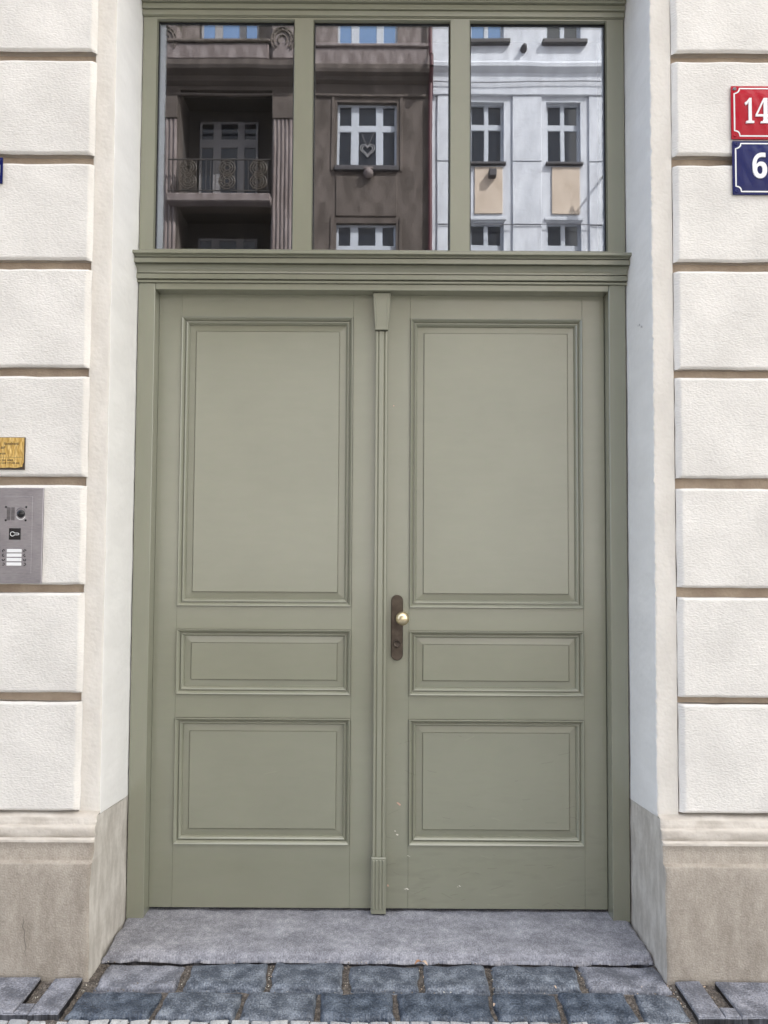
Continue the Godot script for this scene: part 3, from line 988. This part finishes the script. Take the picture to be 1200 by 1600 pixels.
		for cx in [-5.35, -4.30, -3.45]:
			var sc := MB.new()
			for cy in [0.32, 0.70]:
				for rr in [0.22, 0.15, 0.08]:
					var path := []
					for i in 21:
						var a := TAU * i / 20.0
						path.append(Vector3(cx + cos(a) * rr, l[1] + cy + sin(a) * rr * 0.95, Z - 0.33))
					sc.tube(path, 0.018, 5)
				for i in 6:
					var a := TAU * i / 6.0
					sc.tube([Vector3(cx + cos(a) * 0.09, l[1] + cy + sin(a) * 0.09, Z - 0.335), Vector3(cx + cos(a) * 0.22, l[1] + cy + sin(a) * 0.2, Z - 0.335)], 0.016, 5)
			put(sc, "railing_medallion", M.gilt, o)
	# fluted pilasters beside the loggia
	for px in [[-6.32, -5.76], [-3.13, -2.57]]:
		var f := MB.new(true)
		var rows := []
		for y in [-0.1, 12.96]:
			var row := []
			for i in 61:
				var t := i / 60.0
				var ph := fmod(t * 5.0, 1.0)
				row.append(Vector3(lerpf(px[0], px[1], t), y, Z - 0.03 - (0.045 * sin(PI * ph))))
			rows.append(row)
		f.sheet(rows, Vector3(0, 0, -1))
		put(f, "fluted_pilaster", M.pinkish, o)
		bx("pilaster_cap", Vector3(px[0] - 0.01, 12.962, Z - 0.1), Vector3(px[1] + 0.01, 13.61, Z - 0.004), M.brown, o, 0.015)
		# scrolled ornament over the cornice
		bx("ornament_block", Vector3(px[0] - 0.02, 14.452, Z - 0.36), Vector3(px[1] + 0.1, 15.40, Z + 0.015), M.pinkish, o, 0.06)
		var orn := MB.new()
		for rr in [0.30, 0.23, 0.12]:
			var path := []
			for i in 25:
				var a := PI * 1.25 - PI * 1.5 * i / 24.0
				path.append(Vector3((px[0] + px[1]) / 2.0 + 0.02 + cos(a) * rr, 14.98 + sin(a) * rr * 1.15, Z - 0.375))
			orn.tube(path, 0.03 if rr > 0.2 else 0.024, 6)
		for i in 9:
			var a := PI * 1.15 - PI * 1.3 * i / 8.0
			orn.lathe(Vector3((px[0] + px[1]) / 2.0 + 0.02 + cos(a) * 0.265, 14.98 + sin(a) * 0.305, Z - 0.365), Vector3(0, 0, -1), [[0.04, 0.0], [0.03, 0.03], [0.0, 0.04]], 8)
		put(orn, "scroll_ornament", M.brown, o)
	# small carved mask under the middle window
	var lion := MB.new(true)
	lion.lathe(Vector3(-0.475, 11.43, Z - 0.11), Vector3(0, 0, -1), [[0.13, -0.05], [0.135, 0.02], [0.10, 0.09], [0.05, 0.13], [0.0, 0.14]], 12)
	lion.box(Vector3(-0.60, 11.50, Z - 0.2), Vector3(-0.35, 11.56, Z - 0.03), 0.01)
	put(lion, "carved_mask", M.pinkish, o)
	bx("attic_cornice", Vector3(-26, 19.502, Z - 0.5), Vector3(1.22, 19.9, Z + 0.35), M.pinkish, o, 0.05)
	bx("roof", Vector3(-26, 19.902, Z - 0.4), Vector3(1.22, 21.4, Z + 6.0), M.tin, o)


func build_white_house() -> void:
	var Z := 17.36
	var o := thing("apartment_building", "chalk white apartment house with beige panels under two-light windows seen in the glass", "building", Vector3(4, 0, Z))
	var holes := []
	var rows := [[8.40, 10.16], [11.82, 13.55], [15.29, 17.05]]
	var cols := [[2.315, 3.27], [4.445, 5.405], [6.60, 7.56]]
	for r in rows:
		for c in cols:
			holes.append([c[0], r[0], c[1], r[1]])
	var b := MB.new()
	b.pierced(1.222, -0.1, 13, 19.0, holes, Z, -1.0, 0.35)  # ends early on the right to let skylight in from that side
	put(b, "wall", M.chalk, o)
	for h in holes:
		var up: bool = h[1] > 14
		var xm: float = (h[0] + h[2]) / 2.0
		var ya: float = h[1] + (1.0 if not up else 1.05)
		var l := []
		for q in [[h[0] + 0.06, xm - 0.05], [xm + 0.05, h[2] - 0.06]]:
			l.append([q[0], h[1] + 0.05, q[1], ya])
			l.append([q[0], ya + 0.15, q[1], h[3] - 0.05])
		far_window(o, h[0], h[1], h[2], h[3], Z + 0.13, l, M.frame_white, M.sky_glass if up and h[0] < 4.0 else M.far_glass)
		if up:
			bx("sill", Vector3(h[0] - 0.1, h[1] - 0.13, Z - 0.15), Vector3(h[2] + 0.16, h[1] - 0.003, Z + 0.12), M.tin, o, 0.02)
		else:
			bx("sill", Vector3(h[0] - 0.03, h[1] - 0.075, Z - 0.12), Vector3(h[2] + 0.05, h[1] - 0.003, Z + 0.12), M.tin, o, 0.01)
			bx("window_panel", Vector3(h[0] + 0.145, h[1] - 1.44, Z - 0.04), Vector3(h[2] - 0.04, h[1] - 0.125, Z - 0.002), M.beige, o, 0.008)
			bx("panel_border", Vector3(h[0] - 0.06, h[1] - 1.62, Z - 0.05), Vector3(h[2] + 0.06, h[1] - 1.54, Z - 0.002), M.chalk, o, 0.01)
	# pilaster strips in plates, with joints between them
	for x in [[1.42, 2.1], [3.5, 4.3], [5.62, 6.42], [7.75, 8.5]]:
		for y in [[-0.1, 6.6], [6.63, 10.05], [10.08, 11.83], [11.86, 13.70]]:
			bx("pilaster_plate", Vector3(x[0], y[0], Z - 0.055), Vector3(x[1], y[1], Z - 0.002), M.chalk, o, 0.012)
	var c := MB.new()
	c.run([[Z - 0.02, 13.70], [Z - 0.09, 13.72], [Z - 0.09, 13.78], [Z - 0.05, 13.80], [Z - 0.05, 14.35], [Z - 0.12, 14.40], [Z - 0.19, 14.46], [Z - 0.20, 14.56], [Z - 0.16, 14.60], [Z - 0.04, 14.70]], 1.30, 13, Z + 0.01)
	put(c, "string_course", M.chalk, o)
	bx("attic_cornice", Vector3(1.224, 19.002, Z - 0.5), Vector3(13, 19.4, Z + 0.35), M.chalk, o, 0.05)
	bx("roof", Vector3(1.224, 19.402, Z - 0.4), Vector3(13, 20.8, Z + 6.0), M.tin, o)
	var bl := MB.new()
	bl.box(Vector3(2.83, 11.34, Z - 0.26), Vector3(3.035, 11.55, Z - 0.045), 0.02)
	tag(put(bl, "wall_lamp", M.tin), "small dark box lamp on the beige panel of the white house", "lamp")
	var ve := thing("wall_fixture", "small round grey fitting between the upper windows of the white house", "lamp", Vector3(3.82, 15.04, Z))
	var vb := MB.new(true)
	vb.lathe(Vector3(3.82, 15.04, Z - 0.002), Vector3(0, 0, -1), [[0.10, 0.0], [0.10, 0.05], [0.06, 0.08], [0.08, 0.14], [0.06, 0.2], [0.0, 0.21]], 16)
	put(vb, "housing", M.tin, ve)
	var la := thing("wall_bracket_lamp", "dark bracket lamp sticking out of the white house at the right of the glass", "lamp", Vector3(5.98, 11.4, Z))
	bx("arm", Vector3(5.96, 11.37, Z - 0.75), Vector3(6.01, 11.41, Z - 0.057), M.tin, la)
	var lh := MB.new(true)
	lh.lathe(Vector3(5.985, 11.39, Z - 0.75), Vector3(0, 1, 0), [[0.0, -0.16], [0.13, -0.12], [0.15, -0.02], [0.07, 0.1], [0.03, 0.3], [0.0, 0.34]], 14)
	put(lh, "lamp_head", M.tin, la)


func build_between() -> void:
	var p := MB.new(true)
	p.tube([Vector3(1.225, -0.05, 17.2), Vector3(1.225, 14.0, 17.2), Vector3(1.225, 14.2, 16.8), Vector3(1.225, 14.5, 16.8), Vector3(1.225, 14.8, 17.18), Vector3(1.225, 19.4, 17.18)], 0.055, 10)
	tag(put(p, "drainpipe", M.pipe), "dark red drainpipe running between the brown and the white house", "drainpipe")
	for q in [[14.06, 0.03, 1.3, 9.0, "thin cable strung along the frieze of the white house"], [10.06, 0.01, 1.45, 9.0, "thin cable sagging across the white house below its beige panels"]]:
		var c := MB.new()
		var path := []
		for i in 25:
			var t := i / 24.0
			path.append(Vector3(lerpf(q[2], q[3], t), q[0] - sin(PI * t * 3.0) * q[1], 17.24 if q[0] > 12 else 17.27))
		c.tube(path, 0.014, 5)
		tag(put(c, "cable", M.cable), q[4], "cable")
	# heart of twigs hanging in the middle light of the brown house's window
	var h := thing("heart_ornament", "pale heart shaped wreath hanging in the window of the brown house", "ornament", Vector3(-0.5, 12.2, 17.42))
	for sc in [1.0, 0.72]:
		var hb := MB.new()
		var path := []
		for i in 33:
			var t := TAU * i / 32.0
			path.append(Vector3(-0.507 + 0.0125 * sc * 16.0 * pow(sin(t), 3), 12.2 + 0.0125 * sc * (13 * cos(t) - 5 * cos(2 * t) - 2 * cos(3 * t) - cos(4 * t)), 17.425))
		hb.tube(path, 0.011, 6)
		put(hb, "hoop", M.frame_grey, h)
	var cd := MB.new()
	cd.tube([Vector3(-0.507, 12.26, 17.43), Vector3(-0.67, 12.66, 17.43)], 0.006, 4)
	cd.tube([Vector3(-0.507, 12.26, 17.43), Vector3(-0.34, 12.66, 17.43)], 0.006, 4)
	put(cd, "cord", M.frame_grey, h)


# ---------------------------------------------------------------- paving
func lay(w: float, h: float, depth: float, bev: float, jit: float, wave: float, sd: int, step: float, x: float, y: float, z_near: float, skew: float) -> MB:
	return rough(w, h, depth, bev, jit, wave, sd, step, Transform3D(Basis(Vector3(1, 0, 0), Vector3(0, 0, -1), Vector3(0, 1, 0)), Vector3(x, y, z_near)), skew)


func build_paving() -> void:
	var o := Node3D.new()
	o.name = "pavement"
	add_child(o)
	struct(o)
	var bed := MB.new()
	var bn := FastNoiseLite.new()
	bn.seed = 4
	bn.frequency = 1.0
	var rows := []
	for z in range(0, 34):
		var row := []
		for x in range(0, 121):
			var px := -3.6 + x * 0.06
			var pz := 0.10 + z * 0.02
			row.append(Vector3(px, (-0.035 if absf(px) < 0.85 or pz > 0.56 else -0.024) + bn.get_noise_2d(px * 18.0, pz * 18.0) * 0.007 - (pz - 0.1) * 0.015, pz))
		rows.append(row)
	bed.sheet(rows, Vector3.UP)
	var bd := put(bed, "joint_dirt", M.dirt, o)
	bd.set_meta("kind", "stuff")
	bx("bedding", Vector3(-60, -0.30, 0.09), Vector3(60, -0.075, 2.745), M.dirt, o)
	# the doorstep: one worn slab
	var st := thing("doorstep", "worn grey stone doorstep slab under the double door", "doorstep", Vector3(0, -0.1, 0.1))
	put(rough(1.752, 0.435, 0.075, 0.022, 0.011, 0.0045, 77, 0.022, Transform3D(Basis(Vector3(1, 0, 0), Vector3(0, 0, -1), Vector3(0, 1, 0)), Vector3(-0.876, 0.0, 0.272)), 0.0, 11.0), "slab", M.step, st)
	# two courses of large setts
	var g := 0.0075
	var r1 := [-0.849, -0.590, -0.330, -0.095, 0.136, 0.348, 0.626, 0.880]
	var r2 := [-0.883, -0.628, -0.391, -0.164, 0.055, 0.333, 0.533, 0.742, 0.893]
	var t1 := [2, 0, 0, 0, 0, 0, 2]
	var t2 := [1, 0, 0, 1, 1, 1, 1, 0]
	var sm := [M.sett0, M.sett1, M.sett2]
	for i in 7:
		put(lay(r1[i + 1] - r1[i] - 2 * g, 0.129, 0.07, 0.017, 0.009, 0.006, 300 + i, 0.02, r1[i] + g, -0.021 + rng.randf_range(-0.003, 0.003), 0.410, 0.007), "sett", sm[t1[i]], o)
	for i in 8:
		put(lay(r2[i + 1] - r2[i] - 2 * g, 0.122, 0.07, 0.017, 0.009, 0.006, 330 + i, 0.02, r2[i] + g, -0.024 + rng.randf_range(-0.003, 0.003), 0.541, 0.007), "sett", sm[t2[i]], o)
	# dressed slabs before the plinths, with a slot between
	for q in [[-1.85, -1.0125, 0.384, 0.552], [-0.9695, -0.886, 0.386, 0.552], [-1.0115, -0.9705, 0.507, 0.5515], [0.896, 0.9695, 0.384, 0.552], [1.0165, 1.9, 0.384, 0.552], [0.9705, 1.0155, 0.509, 0.5515]]:
		put(lay(q[1] - q[0], q[3] - q[2], 0.07, 0.0055, 0.0012, 0.0035, 360 + int(q[0] * 10), 0.02, q[0], -0.009, q[3], 0.0), "kerb_slab", M.sett2, o)
	# mosaic cubes: a few variants, shared by the rows one can count
	var cubes := []
	for i in 5:
		cubes.append(put(lay(0.052, 0.05, 0.04, 0.006, 0.006, 0.003, 400 + i, 0.015, -0.026, 0.0, 0.025, 0.004), "mosaic_stone", M.mosaic0 if i % 2 == 0 else M.mosaic1, o))
	var used := [false, false, false, false, false]
	for r in 3:
		for k in 62:
			var i := rng.randi() % 5
			var c: MeshInstance3D = cubes[i]
			if used[i]:
				c = c.duplicate()
				o.add_child(c, true)
				c.name = "mosaic_stone_%03d" % (r * 62 + k + 10)
			used[i] = true
			c.position = Vector3(-1.72 + k * 0.0558 + (0.028 if r % 2 else 0.0) + rng.randf_range(-0.002, 0.002), -0.030 - r * 0.0008 + rng.randf_range(-0.0015, 0.0015), 0.571 + r * 0.0545)
			c.rotation.y = rng.randf_range(-0.04, 0.04)
	var mm := MultiMesh.new()
	mm.transform_format = MultiMesh.TRANSFORM_3D
	mm.mesh = (cubes[0] as MeshInstance3D).mesh
	mm.instance_count = 120 * 38
	for r in 38:
		for k in 120:
			mm.set_instance_transform(r * 120 + k, Transform3D(Basis(Vector3.UP, rng.randf_range(-0.05, 0.05)), Vector3(-3.35 + k * 0.0558 + (0.028 if r % 2 == 0 else 0.0), -0.033 + rng.randf_range(-0.002, 0.002), 0.7345 + r * 0.0545)))
	var mi := MultiMeshInstance3D.new()
	mi.name = "mosaic_field"
	mi.multimesh = mm
	mi.set_meta("kind", "stuff")
	o.add_child(mi)


# ---------------------------------------------------------------- signs, intercom, plaque
func words(parent: Node3D, t: String, font: String, bold: bool, x0: float, y0: float, x1: float, y1: float, z: float, depth: float, m: Material) -> void:
	var tm := TextMesh.new()
	var f := SystemFont.new()
	f.font_names = PackedStringArray([font])
	f.font_weight = 700 if bold else 400
	tm.font = f
	tm.text = t
	tm.font_size = 64
	tm.pixel_size = 0.01
	tm.depth = 0.1
	tm.curve_step = 2.0
	var bb := tm.get_aabb()
	var o := MeshInstance3D.new()
	o.name = "lettering"
	tm.material = m
	o.mesh = tm
	var sx: float = (x1 - x0) / bb.size.x
	var sy: float = (y1 - y0) / bb.size.y
	o.scale = Vector3(sx, sy, depth / 0.1)
	o.position = Vector3(x0 - bb.position.x * sx, y0 - bb.position.y * sy, z) - base_of(parent)
	parent.add_child(o, true)


func enamel_sign(label: String, x0: float, y0: float, x1: float, y1: float, z0: float, m: Material) -> Node3D:
	var o := thing("house_number_sign", label, "sign", Vector3((x0 + x1) / 2, y0, z0))
	var w := x1 - x0
	var h := y1 - y0
	var dome := func(x: float, y: float) -> float:
		var u: float = clampf((x - x0) / w, 0, 1)
		var v: float = clampf((y - y0) / h, 0, 1)
		var e: float = min(min(x - x0, x1 - x), min(y - y0, y1 - y))
		return z0 + 0.004 + 0.006 * clampf(e / 0.03, 0.0, 1.0) * (0.55 + 0.45 * sin(PI * u) * sin(PI * v)) + (0.0008 * sin((x + y * 0.5) * 150.0) * clampf(e / 0.03 - 0.3, 0.0, 1.0))
	var b := MB.new(true)
	var rows := []
	for j in 33:
		var row := []
		for i in 41:
			var x := x0 + w * i / 40.0
			var y := y0 + h * j / 32.0
			row.append(Vector3(x, y, dome.call(x, y)))
		rows.append(row)
	b.sheet(rows, Vector3(0, 0, 1))
	for e in [[x0, y0, x1, y0, 0, -1], [x0, y1, x1, y1, 0, 1], [x0, y0, x0, y1, -1, 0], [x1, y0, x1, y1, 1, 0]]:
		b.quad(Vector3(e[0], e[1], z0), Vector3(e[2], e[3], z0), Vector3(e[2], e[3], z0 + 0.004), Vector3(e[0], e[1], z0 + 0.004), Vector3(e[4], e[5], 0))
	put(b, "plate", m, o)
	# white line with scooped corners
	var path := []
	var r := 0.017
	var q := 0.009
	for c in [[x0 + q, y0 + q, 0.0], [x1 - q, y0 + q, 0.25], [x1 - q, y1 - q, 0.5], [x0 + q, y1 - q, 0.75]]:
		for i in 7:
			var a: float = TAU * c[2] + PI / 2 - PI / 2 * i / 6.0
			path.append(Vector2(c[0] + cos(a) * r, c[1] + sin(a) * r))
	var fine := []
	for i in path.size():
		var a: Vector2 = path[i]
		var c: Vector2 = path[(i + 1) % path.size()]
		var n := int(max(1.0, a.distance_to(c) / 0.008))
		for k in n:
			fine.append(a.lerp(c, float(k) / n))
	var l := MB.new(true)
	for i in fine.size():
		var p: Vector2 = fine[i]
		var p2: Vector2 = fine[(i + 1) % fine.size()]
		var t1: Vector2 = (p2 - fine[(i + fine.size() - 1) % fine.size()]).normalized()
		var t2: Vector2 = (fine[(i + 2) % fine.size()] - p).normalized()
		var n1 := Vector2(-t1.y, t1.x) * 0.0022
		var n2 := Vector2(-t2.y, t2.x) * 0.0022
		var c := []
		for s in [p + n1, p - n1, p2 - n2, p2 + n2]:
			c.append(Vector3(s.x, s.y, dome.call(s.x, s.y) + 0.0007))
		l.quad(c[0], c[1], c[2], c[3], Vector3(0, 0, 1))
	put(l, "border_line", M.white_enamel, o)
	for c in [[x0 + 0.0105, y0 + 0.0105], [x0 + 0.0105, y1 - 0.0105], [x1 - 0.0105, y0 + 0.0105], [x1 - 0.0105, y1 - 0.0105]]:
		var s := MB.new(true)
		s.lathe(Vector3(c[0], c[1], z0 + 0.004), Vector3(0, 0, 1), [[0.006, 0.0], [0.0055, 0.003], [0.003, 0.0042], [0.0028, 0.003], [0.0, 0.003]], 14)
		put(s, "screw", m if rng.randf() < 0.7 else M.steel_dark, o)
	return o


func build_fittings() -> void:
	var red := enamel_sign("red enamel number plate 14 with white border on the right wall", 1.129, 2.613, 1.40, 2.788, 0.326, M.red)
	words(red, "1", "Droid Serif", true, 1.1695, 2.661, 1.1985, 2.744, 0.336, 0.006, M.white_enamel)
	words(red, "4", "Droid Serif", true, 1.2035, 2.661, 1.252, 2.744, 0.336, 0.006, M.white_enamel)
	var blu := enamel_sign("dark blue enamel number plate 6 with white border below the red plate", 1.131, 2.430, 1.40, 2.606, 0.326, M.blue)
	words(blu, "6", "Droid Sans", true, 1.191, 2.4795, 1.2375, 2.5635, 0.336, 0.006, M.white_enamel)
	enamel_sign("blue enamel plate cut by the left edge of the picture", -1.48, 2.453, -1.2255, 2.538, 0.326, M.blue)

	# intercom panel
	var X := -1.067
	var Y := 1.4695
	var ic := thing("intercom_panel", "brushed steel door intercom with four bell buttons left of the door", "intercom", Vector3(-1.19, 1.167, 0.32))
	bx("face_plate", Vector3(X - 0.25, Y - 0.302, 0.318), Vector3(X, Y, 0.3295), M.steel, ic, 0.0012)
	bx("module_plate", Vector3(X - 0.22, Y - 0.270, 0.329), Vector3(X - 0.033, Y - 0.027, 0.3302), M.steel, ic, 0.0004)
	var z := 0.3302
	var P := func(px: float, py: float) -> Vector3: return Vector3(X - (66.0 - px) * 0.00203, Y - (py - 762.0) * 0.00203, z)
	var sp := MB.new()
	for c in [[10.0, 15.5], [16.8, 22.3]]:
		for i in 11:
			var a: Vector3 = P.call(c[0], 793.0 + i * 1.85)
			var d: Vector3 = P.call(c[1], 793.9 + i * 1.85)
			sp.box(Vector3(a.x, d.y, z - 0.001), Vector3(d.x, a.y, z + 0.0004))
	put(sp, "speaker_grille", M.black, ic).set_meta("kind", "stuff")
	for q in [[8.5, 792.0], [40.0, 792.0], [8.5, 812.6], [39.5, 812.6]]:
		var s := MB.new(true)
		s.lathe(P.call(q[0], q[1]), Vector3(0, 0, 1), [[0.0036, -0.001], [0.0034, 0.0006], [0.0, 0.0009]], 12)
		put(s, "screw", M.black, ic)
	var ca := MB.new(true)
	ca.lathe(P.call(32.0, 802.5), Vector3(0, 0, 1), [[0.0128, -0.001], [0.0128, 0.001], [0.011, 0.004], [0.007, 0.006], [0.0, 0.007]], 24)
	put(ca, "camera_dome", M.black, ic)
	for sg in [-1.0, 1.0]:
		var pa := []
		for i in 13:
			var a := deg_to_rad(90.0 * sg) + deg_to_rad(-62.0 + 124.0 * i / 12.0)
			var c: Vector3 = P.call(32.0, 802.5)
			pa.append(c + Vector3(cos(a) * 0.0155, sin(a) * 0.0185, 0.0002))
		var ar := MB.new(true)
		ar.tube(pa, 0.0013, 6)
		put(ar, "camera_ring", M.steel_dark if sg > 0 else M.label, ic)
	var k0: Vector3 = P.call(14.3, 843.0)
	var k1: Vector3 = P.call(32.5, 825.0)
	bx("reader_plate", Vector3(k0.x, k0.y, z - 0.001), Vector3(k1.x, k1.y, z + 0.0012), M.black, ic, 0.0005)
	var ks := MB.new(true)
	var ring := []
	var kc: Vector3 = P.call(20.0, 834.0) + Vector3(0, 0, 0.0014)
	for i in 17:
		var a := deg_to_rad(25.0) + deg_to_rad(310.0) * i / 16.0
		ring.append(kc + Vector3(cos(a), sin(a), 0) * 0.0068)
	var tip := kc + Vector3(0.021, 0, 0)
	ring.append(kc + Vector3(0.0185, -0.0028, 0))
	ring.append(tip)
	ring.append(kc + Vector3(0.0185, 0.0028, 0))
	ring.append(ring[0])
	ks.tube(ring, 0.0009, 6)
	put(ks, "key_symbol", M.label, ic)
	for i in 4:
		var a: Vector3 = P.call(11.7, 857.6 + i * 6.9)
		var d: Vector3 = P.call(34.6, 862.6 + i * 6.9)
		bx("bell_button", Vector3(a.x, d.y, z - 0.001), Vector3(d.x, a.y, z + 0.0016), M.label, ic, 0.0007)
		for px in [6.6, 39.6]:
			var t := MB.new(true)
			var rp := []
			var c: Vector3 = P.call(px, 860.2 + i * 6.9)
			for j in 11:
				var an := TAU * j / 14.0 + i * 1.3
				rp.append(c + Vector3(cos(an) * 0.0036, sin(an) * 0.0036, 0.0002))
			t.tube(rp, 0.0012, 5)
			put(t, "button_mark", M.black, ic)

	# brass plaque with a torn lower right corner on a dark backing
	var pq := thing("name_plaque", "tarnished brass name plaque with torn corner above the intercom", "sign", Vector3(-1.2, 1.528, 0.32))
	bx("backing", Vector3(-1.36, 1.5275, 0.316), Vector3(-1.1305, 1.631, 0.3265), M.bronze, pq, 0.001)
	var pb := MB.new()
	var pl := PackedVector2Array([Vector2(-1.358, 1.5345), Vector2(-1.195, 1.533), Vector2(-1.176, 1.5345), Vector2(-1.160, 1.5325), Vector2(-1.146, 1.5350), Vector2(-1.1375, 1.5365), Vector2(-1.1362, 1.545), Vector2(-1.1335, 1.5505), Vector2(-1.1325, 1.6295), Vector2(-1.358, 1.6295)])
	pb.slab(pl, 0.3265, 0.3282, 0.0)
	put(pb, "brass_sheet", M.plaque, pq)
	bx("rule", Vector3(-1.35, 1.5665, 0.328), Vector3(-1.137, 1.5673, 0.3285), M.ink, pq)
	words(pq, "Vondrová", "Droid Sans", true, -1.1965, 1.6055, -1.1505, 1.6145, 0.3283, 0.0004, M.ink)
	words(pq, "lář", "Droid Sans", true, -1.212, 1.5935, -1.1925, 1.6015, 0.3283, 0.0004, M.ink)
	words(pq, "ové", "Droid Sans", true, -1.212, 1.5755, -1.1905, 1.5815, 0.3283, 0.0004, M.ink)
	words(pq, "lo: Tel. 3002 -", "Droid Sans", true, -1.214, 1.5545, -1.162, 1.5605, 0.3283, 0.0004, M.ink)
	words(pq, "lo: +420 777 300 300", "Droid Sans", true, -1.214, 1.5455, -1.146, 1.551, 0.3283, 0.0004, M.ink)


func build_bits() -> void:
	# grit washed into the joints
	for m in [[M.pale_chip, 150, 0.0016], [M.crack, 260, 0.0022], [M.leaf1, 40, 0.0018]]:
		var gm := MB.new()
		gm.lathe(Vector3.ZERO, Vector3.UP, [[0.0, -0.5], [0.6, -0.3], [0.75, 0.1], [0.4, 0.45], [0.0, 0.5]], 6)
		gm.st.generate_normals()
		var gmesh := gm.st.commit()
		gmesh.surface_set_material(0, m[0])
		var mm := MultiMesh.new()
		mm.transform_format = MultiMesh.TRANSFORM_3D
		mm.mesh = gmesh
		mm.instance_count = m[1]
		for i in int(m[1]):
			var z: float = [0.273, 0.418, 0.555, 0.382][rng.randi() % 4] + rng.randf_range(-0.006, 0.006)
			var x := rng.randf_range(-1.2, 1.2)
			if rng.randf() < 0.45:
				x = [-0.590, -0.330, -0.095, 0.136, 0.348, 0.626, 0.885, -0.99, 0.99, -0.87][rng.randi() % 10] + rng.randf_range(-0.006, 0.006)
				z = rng.randf_range(0.28, 0.41) if absf(x) < 0.8 else rng.randf_range(0.39, 0.5)
			var sc: float = m[2] * rng.randf_range(0.5, 1.9)
			mm.set_instance_transform(i, Transform3D(Basis(Vector3(rng.randf(), rng.randf(), 1).normalized(), rng.randf() * 6.0).scaled(Vector3(sc, sc * 0.8, sc)), Vector3(x, -0.025 - (z - 0.27) * 0.02, z)))
		var gi := MultiMeshInstance3D.new()
		gi.name = numbered("grit")
		gi.multimesh = mm
		add_child(gi)
		tag(gi, ["pale grit lying in the paving joints", "dark grit lying in the paving joints", "brown crumbs lying in the paving joints"][[150, 260, 40].find(m[1])], "grit")
		gi.set_meta("kind", "stuff")
	var spots := [[0.128, 0.292, -0.004, 0.5, 0, "curled brown dry leaf in the joint before the doorstep's middle"], [0.146, 0.295, -0.004, 2.4, 1, "pale curled dry leaf beside the brown one in the joint"], [0.334, 0.505, 0.0, 1.2, 1, "pale leaf scrap in the joint between front dark setts"], [0.526, 0.420, 0.0, 2.0, 1, "leaf scrap at the sett corner right of the doorstep's middle"], [-0.990, 0.488, -0.02, 0.9, 1, "white leaf scrap in the slot before the left plinth"], [0.985, 0.385, -0.02, 0.3, 1, "pale leaf scrap in the slot before the right plinth"]]
	var k := 0
	for s in spots:
		var b := MB.new(true)
		var rows := []
		var ln := 0.013 if k < 2 else 0.007
		for j in 7:
			var row := []
			var t := j / 6.0
			var w := sin(PI * (0.08 + 0.88 * t)) * ln * 0.42
			for i in 5:
				var u := (i - 2) / 2.0
				var p := Vector3((t - 0.5) * 2.0 * ln, absf(u) * w * 0.8 + sin(t * PI) * ln * 0.35 + 0.002, u * w)
				row.append(p.rotated(Vector3.UP, s[3]) + Vector3(s[0], s[2] - 0.012, s[1]))
			rows.append(row)
		b.sheet(rows, Vector3.UP)
		tag(put(b, "dry_leaf", M.leaf0 if s[4] == 0 else M.leaf1), s[5], "leaf", "dry leaf scraps in the paving joints")
		k += 1
